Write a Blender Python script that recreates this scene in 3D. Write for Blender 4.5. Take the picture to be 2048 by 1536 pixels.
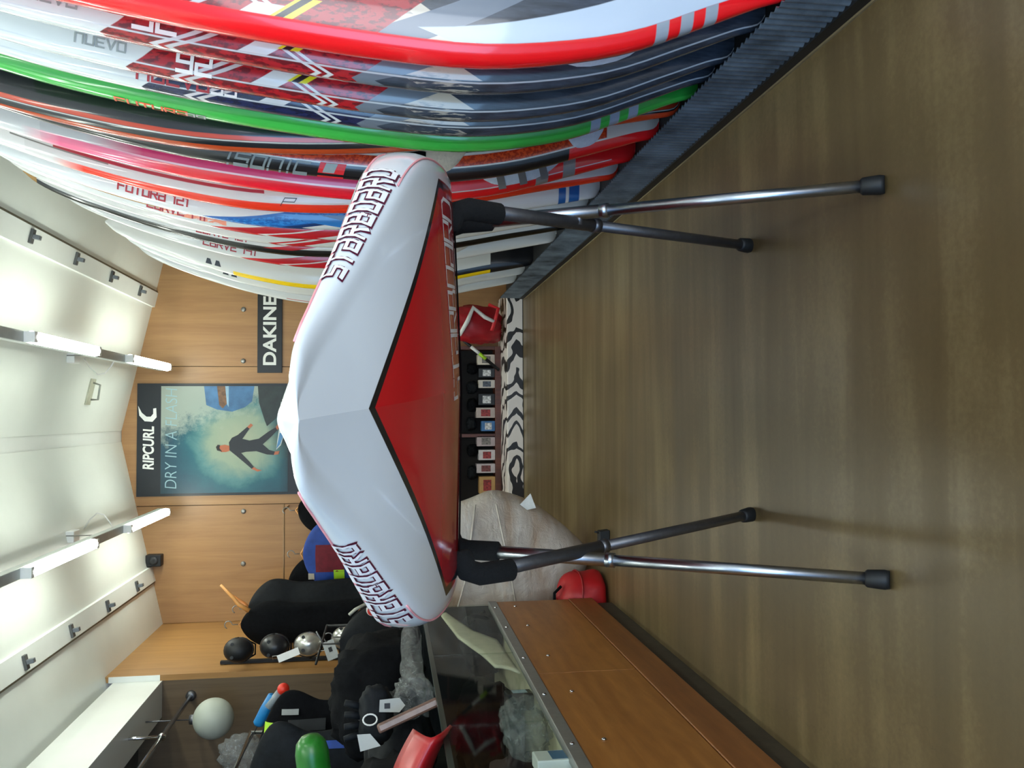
import bpy, bmesh, math, random
from mathutils import Vector, Matrix
from mathutils.bvhtree import BVHTree
random.seed(7)
PI = math.pi
for o in list(bpy.data.objects): bpy.data.objects.remove(o)
SC = bpy.context.scene
COL = SC.collection

# ------------------------------------------------------------------ camera
H = 1.15
PITCH, YAW = math.radians(8.14), math.radians(2.05)
fw = Vector((math.sin(YAW)*math.cos(PITCH), math.cos(YAW)*math.cos(PITCH), -math.sin(PITCH)))
rt = Vector((math.cos(YAW), -math.sin(YAW), 0))
dn = fw.cross(rt)
cam_d = bpy.data.cameras.new('camera'); cam = bpy.data.objects.new('camera', cam_d); COL.objects.link(cam)
cam_d.sensor_width = 36; cam_d.lens = 36*1740/2048; cam_d.clip_start = .02
# the phone was held sideways: picture right = down in the room, picture top = right in the room
M = Matrix((dn, rt, -fw)).transposed().to_4x4(); M.translation = Vector((0, 0, H))
cam.matrix_world = M
SC.camera = cam

# ------------------------------------------------------------------ world, light, exposure
SC.view_settings.view_transform = 'Standard'; SC.view_settings.look = 'None'
SC.view_settings.gamma = 1; SC.view_settings.use_curve_mapping = False
SC.view_settings.exposure = 0.0
W = bpy.data.worlds.new('World'); SC.world = W; W.use_nodes = True
W.node_tree.nodes['Background'].inputs[0].default_value = (.62, .78, 1, 1)
W.node_tree.nodes['Background'].inputs[1].default_value = .55
TUBE_E = 36.0
def area(name, loc, rot, sx, sy, power, col):
    l = bpy.data.lights.new(name, 'AREA'); l.shape = 'RECTANGLE'; l.size = sx; l.size_y = sy; l.energy = power; l.color = col
    o = bpy.data.objects.new(name, l); o.location = loc; o.rotation_euler = rot; COL.objects.link(o); return o
# daylight through the glazed shop front behind the photographer, plus an added blue light
area('daylight_and_tint', (.95, -2.25, 1.3), (math.radians(90), 0, 0), 1.6, 2.4, 92, (.88, .94, 1))
area('daylight_and_tint', (-1.15, -2.25, 1.3), (math.radians(90), 0, 0), 1.8, 2.4, 82, (.30, .60, 1))  # added blue light that tints the left half of the hull

# ------------------------------------------------------------------ materials
def lin(c):
    if isinstance(c, str):
        c = [int(c[i:i+2], 16)/255 for i in (0, 2, 4)]
        return tuple(x/12.92 if x <= .04045 else ((x+.055)/1.055)**2.4 for x in c)
    return tuple(c)
class NT:
    def __init__(s, name):
        s.m = bpy.data.materials.new(name); s.m.use_nodes = True
        s.t = s.m.node_tree; s.b = s.t.nodes['Principled BSDF']; s.out = s.t.nodes['Material Output']
    def n(s, typ, **kw):
        x = s.t.nodes.new(typ)
        for k, v in kw.items(): setattr(x, k, v)
        return x
    def l(s, a, b): s.t.links.new(a, b)
    def set(s, sock, v):
        if isinstance(v, (int, float)): sock.default_value = v
        elif isinstance(v, tuple): sock.default_value = v
        else: s.l(v, sock)
    def math(s, op, a, b=None, c=None, clamp=False):
        x = s.n('ShaderNodeMath', operation=op); x.use_clamp = clamp
        for i, v in enumerate((a, b, c)):
            if v is not None: s.set(x.inputs[i], v)
        return x.outputs[0]
    def mix(s, f, a, b, blend='MIX'):
        x = s.n('ShaderNodeMix', data_type='RGBA', blend_type=blend)
        s.set(x.inputs['Factor'], f)
        for k, v in (('A', a), ('B', b)):
            sk = [i for i in x.inputs if i.name == k and i.type == 'RGBA'][0]
            if isinstance(v, tuple): v = v[:3]+(1,)
            s.set(sk, v)
        return [o for o in x.outputs if o.type == 'RGBA'][0]
    def coord(s, which='Object', scale=(1, 1, 1), loc=(0, 0, 0), rot=(0, 0, 0)):
        c = s.n('ShaderNodeTexCoord'); m = s.n('ShaderNodeMapping')
        m.inputs['Scale'].default_value = scale; m.inputs['Location'].default_value = loc; m.inputs['Rotation'].default_value = rot
        s.l(c.outputs[which], m.inputs[0]); return m.outputs[0]
    def noise(s, vec, scale, detail=4, rough=.5, dist=0):
        x = s.n('ShaderNodeTexNoise'); x.inputs['Scale'].default_value = scale; x.inputs['Detail'].default_value = detail
        x.inputs['Roughness'].default_value = rough; x.inputs['Distortion'].default_value = dist
        if vec is not None: s.l(vec, x.inputs['Vector'])
        return x.outputs['Fac']
    def ramp(s, f, stops):
        x = s.n('ShaderNodeValToRGB'); s.l(f, x.inputs[0]); e = x.color_ramp.elements
        while len(e) < len(stops): e.new(.5)
        for i, (p, c) in enumerate(stops): e[i].position = p; e[i].color = tuple(c)[:3]+(1,)
        return x.outputs[0]
    def bump(s, f, strength=.2, dist=.01):
        x = s.n('ShaderNodeBump'); x.inputs['Strength'].default_value = strength; x.inputs['Distance'].default_value = dist
        s.l(f, x.inputs['Height']); s.l(x.outputs[0], s.b.inputs['Normal'])
    def fin(s, col=None, rough=.5, metal=0, spec=.5, coat=0, **kw):
        if col is not None: s.set(s.b.inputs['Base Color'], col[:3]+(1,) if isinstance(col, tuple) else col)
        s.set(s.b.inputs['Roughness'], rough); s.b.inputs['Metallic'].default_value = metal
        s.b.inputs['Specular IOR Level'].default_value = spec; s.b.inputs['Coat Weight'].default_value = coat
        s.b.inputs['Coat Roughness'].default_value = .06
        return s.m
MC = {}
def mat(c, rough=.5, metal=0, var=.12, scale=18, bump=0, coat=0, spec=.5, key=None):
    k = (c, rough, metal, var, scale, bump, coat, spec)
    if k in MC: return MC[k]
    t = NT('mat_%s' % (key or c)); a = lin(c)
    f = t.noise(t.coord(), scale, 5, .6)
    lo = tuple(x*(1-var) for x in a); hi = tuple(min(1, x*(1+var)) for x in a)
    col = t.ramp(f, [(.3, lo), (.7, hi)])
    if bump: t.bump(f, bump, .01)
    MC[k] = t.fin(col, rough, metal, spec, coat); return MC[k]
def emis(c, s):
    t = NT('lit_tube'); t.b.inputs['Emission Color'].default_value = lin(c)+(1,); t.b.inputs['Emission Strength'].default_value = s
    return t.fin(lin('ffffff'), .4)

def wood(name, a, b, rot=(0, 0, 0), scale=(14, 14, 1.1), rough=.42, ring=1.0):
    t = NT(name); v = t.coord('Object', scale, rot=rot)
    n1 = t.noise(v, 1.0, 8, .62, 1.6); v2 = t.coord('Object', (scale[0]*9, scale[1]*9, scale[2]*3), rot=rot)
    n2 = t.noise(v2, 1.0, 3, .5)
    wv = t.n('ShaderNodeTexWave', wave_type='BANDS', bands_direction='X'); wv.inputs['Scale'].default_value = .35*ring
    wv.inputs['Distortion'].default_value = 9; wv.inputs['Detail'].default_value = 3; wv.inputs['Detail Scale'].default_value = .7; t.l(v, wv.inputs[0])
    f = t.math('ADD', t.math('MULTIPLY', n1, .62), t.math('ADD', t.math('MULTIPLY', n2, .30), t.math('MULTIPLY', wv.outputs['Fac'], .08)))
    col = t.ramp(f, [(.32, lin(a)), (.5, tuple((x+y)/2 for x, y in zip(lin(a), lin(b)))), (.68, lin(b))])
    t.bump(f, .05, .004)
    return t.fin(col, rough)

WHITEPAINT = mat('e6e8e2', .38, var=.03, scale=3, key='white_paint')
CEIL = mat('e9ece4', .30, var=.03, scale=2, key='ceiling_gloss')
PLY = wood('plywood_wall', '9a6f47', 'b08658', scale=(7, 7, .8))
PLYC = wood('plywood_counter', '83501f', 'a36c31', rot=(0, PI/2, 0), scale=(2, 1.2, 14))
DARKWOOD = wood('red_brown_shelf', '4a2315', '6a3320', rot=(0, PI/2, 0))
SHADEDPLY = wood('shaded_alcove_board', '5d4c38', '6f5c45')  # plywood with the alcove's shade put into darker colours
BLACK = mat('101114', .55, var=.25, scale=30, key='black')
BLACKCLOTH = mat('0c0d10', .9, var=.4, scale=40, bump=.3, spec=.12, key='black_cloth')
DARKNEO = mat('121519', .7, var=.4, scale=30, bump=.2, spec=.2, key='dark_neoprene')
FOAM = mat('0a0b0c', .95, var=.3, scale=90, bump=.4, key='black_foam')
ALU = mat('b4bac4', .28, 1, var=.06, scale=60, key='aluminium')
ALUD = mat('6d6e72', .42, .85, var=.1, scale=60, key='grey_tube')
CHROME = mat('c8cacc', .15, 1, var=.02, key='chrome')
STEEL = mat('8b8a86', .4, .6, var=.1, scale=30, key='steel_edge')
RUBBER = mat('111416', .6, var=.2, scale=60, key='rubber')
WHITEPL = mat('e9e9e6', .35, var=.03, key='white_plastic')
def glass():
    t = NT('display_glass'); tr = t.n('ShaderNodeBsdfTransparent'); tr.inputs[0].default_value = (.90, .93, .91, 1)
    gl = t.n('ShaderNodeBsdfGlossy'); gl.inputs['Roughness'].default_value = .03
    fr = t.n('ShaderNodeLayerWeight'); fr.inputs[0].default_value = .5; mx = t.n('ShaderNodeMixShader')
    t.l(t.math('MULTIPLY_ADD', t.math('POWER', fr.outputs['Facing'], 5), .22, .03), mx.inputs[0]); t.l(tr.outputs[0], mx.inputs[1]); t.l(gl.outputs[0], mx.inputs[2]); t.l(mx.outputs[0], t.out.inputs[0])
    return t.m
GLASS = glass()
def cello():
    t = NT('clear_cellophane'); tr = t.n('ShaderNodeBsdfTransparent'); tr.inputs[0].default_value = (.85, .86, .86, 1)
    f = t.noise(t.coord(), 22, 6, .65, 1.5); t.bump(f, .9, .03)
    t.fin(lin('c4c8c8'), .12); mx = t.n('ShaderNodeMixShader')
    t.l(t.math('ADD', t.math('MULTIPLY', f, .75), -.10, clamp=True), mx.inputs[0]); t.l(tr.outputs[0], mx.inputs[1]); t.l(t.b.outputs[0], mx.inputs[2]); t.l(mx.outputs[0], t.out.inputs[0])
    return t.m
CELLO = cello()

# ------------------------------------------------------------------ mesh helpers
class MB:
    def __init__(s): s.v = []; s.f = []; s.mi = []
    def add(s, vs, fs, mi=0):
        b = len(s.v); s.v += [tuple(v) for v in vs]; s.f += [tuple(b+i for i in f) for f in fs]; s.mi += [mi]*len(fs); return s
    def box(s, a, b, mi=0, mtx=None):
        x0, y0, z0 = a; x1, y1, z1 = b
        vs = [(x, y, z) for z in (z0, z1) for y in (y0, y1) for x in (x0, x1)]
        if mtx: vs = [mtx @ Vector(v) for v in vs]
        return s.add(vs, [(0, 2, 3, 1), (4, 5, 7, 6), (0, 1, 5, 4), (2, 6, 7, 3), (0, 4, 6, 2), (1, 3, 7, 5)], mi)
    def tube(s, pts, r, n=12, mi=0, cap=True):
        pts = [Vector(p) for p in pts]; rs = r if isinstance(r, (list, tuple)) else [r]*len(pts)
        rings = []; up = None
        for i, p in enumerate(pts):
            d = (pts[min(i+1, len(pts)-1)]-pts[max(i-1, 0)]).normalized()
            if up is None: up = Vector((0, 0, 1)) if abs(d.z) < .9 else Vector((1, 0, 0))
            a = d.cross(up).normalized(); b = a.cross(d).normalized(); up = b
            rings.append([p+(a*math.cos(2*PI*k/n)+b*math.sin(2*PI*k/n))*rs[i] for k in range(n)])
        vs = [v for r_ in rings for v in r_]
        fs = [(i*n+k, i*n+(k+1) % n, (i+1)*n+(k+1) % n, (i+1)*n+k) for i in range(len(pts)-1) for k in range(n)]
        if cap: fs += [tuple(range(n))[::-1], tuple(range((len(pts)-1)*n, len(pts)*n))]
        return s.add(vs, fs, mi)
    def prism(s, poly, d, mi=0):
        # poly: list of 3D points in a plane, d: extrusion vector
        d = Vector(d); n = len(poly); vs = [Vector(p) for p in poly]; vs += [p+d for p in vs]
        fs = [tuple(range(n))[::-1], tuple(range(n, 2*n))] + [(i, (i+1) % n, n+(i+1) % n, n+i) for i in range(n)]
        return s.add(vs, fs, mi)
    def lathe(s, prof, c=(0, 0, 0), n=20, mi=0, ax=2):
        c = Vector(c); vs = []
        for r, z in prof:
            for k in range(n):
                p = [r*math.cos(2*PI*k/n), r*math.sin(2*PI*k/n), z]
                if ax == 0: p = [p[2], p[0], p[1]]
                if ax == 1: p = [p[0], p[2], p[1]]
                vs.append(c+Vector(p))
        m = len(prof); fs = [(i*n+k, i*n+(k+1) % n, (i+1)*n+(k+1) % n, (i+1)*n+k) for i in range(m-1) for k in range(n)]
        fs += [tuple(range(n))[::-1], tuple(range((m-1)*n, m*n))]
        return s.add(vs, fs, mi)
    def grid(s, fn, nu, nv, mi=0, closeu=False):
        vs = [fn(i/nu, j/nv) for j in range(nv+1) for i in range(nu+(0 if closeu else 1))]
        w = nu if closeu else nu+1
        fs = [(j*w+i, j*w+(i+1) % w, (j+1)*w+(i+1) % w, (j+1)*w+i) for j in range(nv) for i in range(nu)]
        return s.add(vs, fs, mi)
    def obj(s, name, mats, parent=None, smooth=False, bevel=0, loc=None, recalc=True):
        me = bpy.data.meshes.new(name); me.from_pydata(s.v, [], s.f)
        for m in (mats if isinstance(mats, (list, tuple)) else [mats]): me.materials.append(m)
        for p, i in zip(me.polygons, s.mi): p.material_index = i
        if recalc:
            bm = bmesh.new(); bm.from_mesh(me); bmesh.ops.recalc_face_normals(bm, faces=bm.faces); bm.to_mesh(me); bm.free()
        if smooth: me.polygons.foreach_set('use_smooth', [True]*len(me.polygons))
        me.update(); o = bpy.data.objects.new(name, me); COL.objects.link(o)
        if parent: o.parent = parent
        if loc: o.location = loc
        if bevel:
            b = o.modifiers.new('bevel', 'BEVEL'); b.width = bevel; b.segments = 2; b.limit_method = 'ANGLE'
        if smooth == 'auto':
            pass
        return o
def tag(o, label, cat, group=None):
    o['label'] = label; o['category'] = cat
    if group: o['group'] = group
    return o
def thing(name, label, cat, loc=(0, 0, 0), rz=0, group=None):
    o = bpy.data.objects.new(name, None); o.empty_display_size = .05; COL.objects.link(o)
    o.location = loc; o.rotation_euler = (0, 0, rz); return tag(o, label, cat, group)
def struct(o): o['kind'] = 'structure'; return o
def box(name, a, b, m, parent=None, bevel=0): return MB().box(a, b).obj(name, m, parent, bevel=bevel)
def lerp(a, b, t): return a+(b-a)*t
def interp(pts, x):
    if x <= pts[0][0]: return pts[0][1]
    for i in range(len(pts)-1):
        if x <= pts[i+1][0]:
            x0, y0 = pts[i]; x1, y1 = pts[i+1]; h = x1-x0; t = (x-x0)/h
            m0 = ((pts[i+1][1]-pts[i-1][1])/(pts[i+1][0]-pts[i-1][0]) if i > 0 else (y1-y0)/h)*h
            m1 = ((pts[i+2][1]-pts[i][1])/(pts[i+2][0]-pts[i][0]) if i+2 < len(pts) else (y1-y0)/h)*h
            return (2*t**3-3*t*t+1)*y0+(t**3-2*t*t+t)*m0+(-2*t**3+3*t*t)*y1+(t**3-t*t)*m1
    return pts[-1][1]
def hsh(*a):
    x = math.sin(sum(v*k for v, k in zip(a, (12.9898, 78.233, 37.719))))*43758.5453
    return x-math.floor(x)
from mathutils import noise as MN
def nz(x, y, z): return MN.noise(Vector((x, y, z)))

# square stroke alphabet for board lettering
GL = {'S': [[(4, 6), (0, 6), (0, 3), (4, 3), (4, 0), (0, 0)]], 'T': [[(0, 6), (4, 6)], [(2, 6), (2, 0)]],
 'A': [[(0, 6), (4, 6), (4, 0), (0, 0), (0, 3), (4, 3)]], 'R': [[(0, 0), (0, 6), (4, 6), (4, 3), (0, 3)], [(2, 3), (4, 0)]],
 'B': [[(0, 0), (0, 6), (3.5, 6), (3.5, 3), (0, 3)], [(3.5, 3), (4, 2.5), (4, 0), (0, 0)]], 'O': [[(0, 0), (0, 6), (4, 6), (4, 0), (0, 0)]],
 'D': [[(0, 0), (0, 6), (3, 6), (4, 5), (4, 1), (3, 0), (0, 0)]], 'I': [[(2, 0), (2, 6)]], 'i': [[(2, 0), (2, 3.8)], [(2, 5.2), (2, 6)]],
 'N': [[(0, 0), (0, 6), (4, 6), (4, 0)]], 'C': [[(4, 6), (0, 6), (0, 0), (4, 0)]], 'U': [[(0, 6), (0, 0), (4, 0), (4, 6)]],
 'E': [[(4, 6), (0, 6), (0, 0), (4, 0)], [(0, 3), (3.5, 3)]], 'V': [[(0, 6), (2, 0), (4, 6)]], 'F': [[(4, 6), (0, 6), (0, 0)], [(0, 3), (3.5, 3)]],
 'P': [[(0, 0), (0, 6), (4, 6), (4, 3), (0, 3)]], 'L': [[(0, 6), (0, 0), (4, 0)]], 'Y': [[(0, 6), (2, 3), (4, 6)], [(2, 3), (2, 0)]],
 'H': [[(0, 0), (0, 6)], [(4, 0), (4, 6)], [(0, 3), (4, 3)]], 'K': [[(0, 0), (0, 6)], [(4, 6), (0, 3), (4, 0)]], 'M': [[(0, 0), (0, 6), (2, 3), (4, 6), (4, 0)]],
 '1': [[(1.5, 5.2), (2.5, 6), (2.5, 0)]], '2': [[(0, 6), (4, 6), (4, 3), (0, 3), (0, 0), (4, 0)]], '4': [[(0, 6), (0, 3), (4, 3)], [(4, 6), (4, 0)]],
 '9': [[(4, 3), (0, 3), (0, 6), (4, 6), (4, 0), (0, 0)]], '0': [[(0, 0), (0, 6), (4, 6), (4, 0), (0, 0)]], '7': [[(0, 6), (4, 6), (2, 0)]], ' ': []}
def lettering(name, text, h, fmap, m, parent, stroke=.16, sx=1.0, shear=0., gap=.35):
    """strokes drawn flat in (a, b) and laid on a surface through fmap(a, b)"""
    mb = MB(); w = h*.72*sx; sw = h*stroke/2; x0 = 0
    for ch in text:
        cw = w*.45 if ch in '1Ii' else (w*.6 if ch == ' ' else w)
        for pl in GL.get(ch, []):
            P = [((px/4*w if ch not in '1Ii' else (px-1)/4*w)+x0, py/6*h) for px, py in pl]
            for (ax, ay), (bx, by) in zip(P, P[1:]):
                dx, dy = bx-ax, by-ay; L = math.hypot(dx, dy) or 1e-6; ux, uy = dx/L, dy/L
                ax_, ay_, bx_, by_ = ax-ux*sw, ay-uy*sw, bx+ux*sw, by+uy*sw; n = max(1, int((L+2*sw)/(h*.3)))
                vs = []
                for k in range(n+1):
                    cx, cy = lerp(ax_, bx_, k/n), lerp(ay_, by_, k/n)
                    for sg in (-1, 1):
                        a, b = cx-uy*sw*sg, cy+ux*sw*sg; vs.append(fmap(a+shear*b, b))
                mb.add(vs, [(2*k, 2*k+1, 2*k+3, 2*k+2) for k in range(n)])
        x0 += cw+w*gap
    return mb.obj(name, m, parent, recalc=False)
def fonttext(name, text, size, mtx, m, parent, sx=1., shear=0., ext=.001, offset=0., align='LEFT'):
    c = bpy.data.curves.new(name, 'FONT'); c.body = text; c.size = size; c.extrude = ext; c.shear = shear; c.offset = offset; c.align_x = align
    t = bpy.data.objects.new('tmp_text', c); COL.objects.link(t); me = bpy.data.meshes.new_from_object(t)
    bpy.data.objects.remove(t); me.name = name
    me.transform(mtx @ Matrix.Diagonal((sx, 1, 1, 1))); me.materials.clear(); me.materials.append(m)
    o = bpy.data.objects.new(name, me); COL.objects.link(o); o.parent = parent; return o
FACING = Matrix.Rotation(PI/2, 4, 'X')   # text standing in the XZ plane and read from -Y

# ================================================================== STRUCTURE
YB = 8.0; XL = -1.8; XR = 1.85; YF = -2.3; XA = -3.3
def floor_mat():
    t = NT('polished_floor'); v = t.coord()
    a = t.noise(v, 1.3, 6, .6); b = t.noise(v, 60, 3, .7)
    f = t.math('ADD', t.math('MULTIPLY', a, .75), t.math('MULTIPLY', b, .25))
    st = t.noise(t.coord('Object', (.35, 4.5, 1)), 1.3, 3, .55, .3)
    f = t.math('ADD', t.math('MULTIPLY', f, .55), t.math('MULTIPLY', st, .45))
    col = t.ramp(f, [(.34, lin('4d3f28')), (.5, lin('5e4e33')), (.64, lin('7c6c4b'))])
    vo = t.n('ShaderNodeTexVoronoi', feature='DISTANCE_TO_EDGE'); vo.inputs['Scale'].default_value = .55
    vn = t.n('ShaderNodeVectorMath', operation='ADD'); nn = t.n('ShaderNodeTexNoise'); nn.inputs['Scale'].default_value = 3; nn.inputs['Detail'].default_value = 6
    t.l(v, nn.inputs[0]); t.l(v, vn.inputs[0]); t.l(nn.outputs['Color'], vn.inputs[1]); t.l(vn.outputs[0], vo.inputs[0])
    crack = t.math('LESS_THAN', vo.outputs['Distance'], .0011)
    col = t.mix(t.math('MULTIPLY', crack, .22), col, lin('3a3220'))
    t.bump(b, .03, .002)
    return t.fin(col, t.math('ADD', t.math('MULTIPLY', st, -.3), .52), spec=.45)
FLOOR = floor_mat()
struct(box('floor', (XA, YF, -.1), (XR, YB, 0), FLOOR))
def ceil_z(x): return 3.44-.226*max(0, abs(x+.17)-.05)
wb = struct(box('wall_back', (XL-.2, YB, 0), (XR, YB+.12, 3.46), mat('5a4028', .8, key='wall_core')))
# plywood sheets of the back wall: separate panels with fine joints
cuts = [-1.8, -.78, .44, 1.85]
for i in range(3):
    x0, x1 = cuts[i]+.003, cuts[i+1]-.003
    poly = [(x0, YB, .0), (x1, YB, .0), (x1, YB, ceil_z(x1))] + ([(-.12, YB, 3.44), (-.22, YB, 3.44)] if x0 < -.2 < x1 else []) + [(x0, YB, ceil_z(x0))]
    MB().prism(poly, (0, -.018, 0)).obj('plywood_panel', PLY, wb)
for (bx, bz) in ((.95, 2.42), (.49, 2.42), (-.84, 2.41), (-1.3, 2.41)):
    MB().lathe([(.0, -.0), (.022, 0), (.022, -.006), (.012, -.012), (0, -.012)], (bx, YB-.018, bz), 14, ax=1).obj('wall_bolt', STEEL, wb, True)
wl = struct(MB().prism([(XL, 6.42, 0), (XL, YB, 0), (XL, YB, ceil_z(XL)), (XL, 6.42, ceil_z(XL))], (-.04, 0, 0)).obj('wall_left', wood('plywood_left', '9c7140', 'b5874f', scale=(7, 7, .8))))
MB().box((XL-.042, 6.416, 2.72), (XL+.0, 6.42, 3.06)).obj('end_strip', WHITEPAINT, wl)
struct(box('wall_right', (XR, YF, 0), (XR+.1, YB, 3.1), WHITEPAINT))
struct(box('wall_alcove_back', (XA, 6.42, 0), (XL-.04, 6.5, 2.92), SHADEDPLY))
struct(box('wall_alcove_side', (XA-.1, YF, 0), (XA, 6.5, 2.9), SHADEDPLY))
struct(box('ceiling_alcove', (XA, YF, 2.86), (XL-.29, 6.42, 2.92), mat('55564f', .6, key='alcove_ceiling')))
hd = struct(box('trim_header', (XL-.29, YF, 2.705), (XL-.04, 6.42, 3.03), WHITEPAINT))
def slab(name, pts): return struct(MB().prism(pts, (0, YB-YF, 0)).obj(name, CEIL))
slab('ceiling', [(-.12, YF, 3.44), (XR, YF, ceil_z(XR)), (XR, YF, ceil_z(XR)+.06), (-.12, YF, 3.5)])
slab('ceiling', [(-.22, YF, 3.44), (-2.1, YF, ceil_z(-2.1)), (-2.1, YF, ceil_z(-2.1)+.06), (-.22, YF, 3.5)])
struct(box('trim_ridge', (-.22, YF, 3.446), (-.12, YB, 3.5), WHITEPAINT))
for sx in (-1, 1):
    xi, xo = -.17+sx*1.13, -.17+sx*1.255
    zi, zo = ceil_z(xi), ceil_z(xo)
    MB().prism([(xi, YF, zi+.01), (xi, YF, zi-.022), (xo, YF, zo-.022), (xo, YF, zo+.01)], (0, YB-YF-.02, 0)).obj('trim_%d' % (1 if sx < 0 else 2), WHITEPAINT)['kind'] = 'structure'
    nm = 'left' if sx < 0 else 'right'
    MB().prism([(xo, YF, zo+.01), (xo, YF, zo-.014), (xo+sx*.016, YF, zo-.017), (xo+sx*.016, YF, zo+.01)], (0, YB-YF-.02, 0)).obj('trim_%d' % (3 if sx < 0 else 4), mat('7d745f', .6, key='painted_shadow_line'))['kind'] = 'structure'  # dark strip added to draw the shadow line along the trim edge
    ordn = ['nearest', 'second from', 'third from', 'fourth from']
    for i, y in enumerate((7.44, 6.70, 5.97, 5.25)):
        x = -.17+sx*1.2; z = ceil_z(x)-.022
        t = thing('ceiling_clip', 'dark clip on the ceiling trim over the %s, %s the end wall' % ('counter' if sx < 0 else 'board rack', ordn[i]), 'clip', (x, y, z), 0, 'clips along the ceiling trims')
        sl = math.atan(.226)*sx
        mt = Matrix.Rotation(sl, 4, 'Y')
        MB().box((-.042, -.022, -.016), (.042, .022, .004), mtx=mt).obj('base_plate', mat('4c4d4c', .5, key='clip_grey'), t, bevel=.004)
        MB().box((-.013, -.017, -.055), (.013, .017, -.014), mtx=mt).obj('clip_arm', mat('6c7074', .4, .4, key='clip_arm'), t, bevel=.004)
# shadowed window of the street front stays open behind the camera

# ------------------------------------------------------------------ fluorescent battens
LIT = emis('f6fff4', TUBE_E)
HOUS = mat('c3c8c4', .45, .3, var=.05, key='batten_grey')
for sx, x in ((1, .42), (-1, -.805)):
    z = 3.0
    t = thing('light_track', 'grey hanging light track with bright tubes over %s' % ('the board rack side' if sx > 0 else 'the display counter side'), 'light', (x, 5, z))
    MB().box((-.03, -6.2, .025), (.03, 2.74, .075)).obj('rail', HOUS, t, bevel=.004)
    k = 0
    for y0, y1 in ((6.62, 7.72), (4.85, 5.88), (3.08, 4.11), (1.31, 2.34), (-.46, .57)):
        tb = MB().tube([(0, y0-5, 0), (0, y0-4.985, 0), (0, y1-5.015, 0), (0, y1-5, 0)], [.02, .034, .034, .02], 14).obj('tube', LIT, t, True)
        for e in (y0, y1): MB().box((-.028, e-5-.02, -.03), (.028, e-5+.02, .03)).obj('tube_holder', WHITEPL, tb)
    for y in (6.3, 4.5, 2.7, .9):
        MB().tube([(0, y-5, .07), (0, y-5, ceil_z(x)-z)], .004, 6).obj('suspension_wire', STEEL, t)
    MB().tube([(0, 6.55-5, .07)]+[(-sx*.12*math.sin(a), 6.55-5+.1*a/PI, .07+(ceil_z(x)-z-.07)*a/PI) for a in (.5, 1.1, 1.8, 2.5, PI)], .005, 6).obj('power_cord', WHITEPL, t, True)
    MB().box((-.05, 1.3, ceil_z(x)-z-.05), (.03, 1.42, ceil_z(x)-z+.005)).obj('junction_box', WHITEPL, t, bevel=.006)
t = thing('ceiling_hook', 'small pale bracket fixed to the bare ceiling slope beside the ridge', 'bracket', (.19, 6.93, ceil_z(.19)))
MB().box((-.1, -.05, -.012), (.1, .05, .0), mtx=Matrix.Rotation(math.atan(.226), 4, 'Y')).obj('plate', mat('b9b9a4', .5, key='bracket_plate'), t, bevel=.003)
MB().tube([(-.06, 0, -.01), (-.06, 0, -.06), (.05, 0, -.075), (.07, 0, -.02)], .008, 8).obj('hook', mat('8f9087', .4, .4, key='bracket_hook'), t, True)
t = thing('wall_speaker', 'small dark loudspeaker tucked under the ceiling on the plywood wall', 'speaker', (-1.24, YB-.02, 3.15))
MB().box((-.05, -.09, -.07), (.05, 0, .06)).obj('cabinet', BLACK, t, bevel=.008)
MB().lathe([(0, 0), (.035, 0), (.038, -.008), (.02, -.012), (0, -.01)], (0, -.09, -.01), 14, ax=1).obj('cone', mat('2b2c2e', .5, key='cone'), t, True)

# ================================================================== BOARD ON TRESTLE (nose towards the camera)
def hull_mat():
    t = NT('sail_board_paint'); c = t.n('ShaderNodeTexCoord'); sp = t.n('ShaderNodeSeparateXYZ'); t.l(c.outputs['Object'], sp.inputs[0])
    ax = t.math('ABSOLUTE', sp.outputs[0]); y = sp.outputs[1]
    d = t.math('SUBTRACT', t.math('MINIMUM', t.math('MULTIPLY', t.math('SUBTRACT', y, .185), 1.12), .43), ax)     # chevron panel that widens to the tail
    hul = t.n('ShaderNodeAttribute', attribute_name='hull'); hm = hul.outputs['Fac']
    blk = t.math('MULTIPLY', t.math('MULTIPLY_ADD', t.math('ADD', d, .019), 500, .5, True), hm)
    red = t.math('MULTIPLY', t.math('MULTIPLY_ADD', d, 500, .5, True), hm)
    nzv = t.noise(c.outputs['Object'], 6, 3)
    col = t.mix(nzv, lin('e2e6ea'), lin('eef1f2'))
    col = t.mix(blk, col, lin('17171a')); col = t.mix(red, col, lin('c8101c'))
    return t.fin(col, .16, spec=.6, coat=.5)
bd = thing('sailboard', 'white wide sailboard with red chevron hull lying on folding trestle stand', 'board', (.0, 1.3, .975), -math.radians(5.5)); bd.rotation_euler = (0, -.022, -math.radians(5.5))
BL = 2.35
def bw(s): return interp([(0, .004), (.004, .035), (.012, .062), (.03, .098), (.06, .130), (.12, .18), (.2, .252), (.3, .352), (.4, .443), (.5, .488), (.65, .500), (1.0, .5), (1.6, .46), (2.1, .38), (2.3, .31), (2.35, .27)], s)
def bk(s): return (.325*max(0, 1-s/.88)**2.15)-.022*max(0, 1-s/.17)**2+(.02*max(0, s-1.6)**2)
def bt(s): return interp([(0, .004), (.01, .014), (.04, .024), (.1, .036), (.2, .058), (.3, .08), (.4, .098), (.5, .108), (.8, .125), (1.4, .13), (2.0, .10), (2.35, .06)], s)
def bvee(s): return interp([(0, .20), (.15, .17), (.4, .085), (.9, .02), (2.35, .02)], s)
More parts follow.
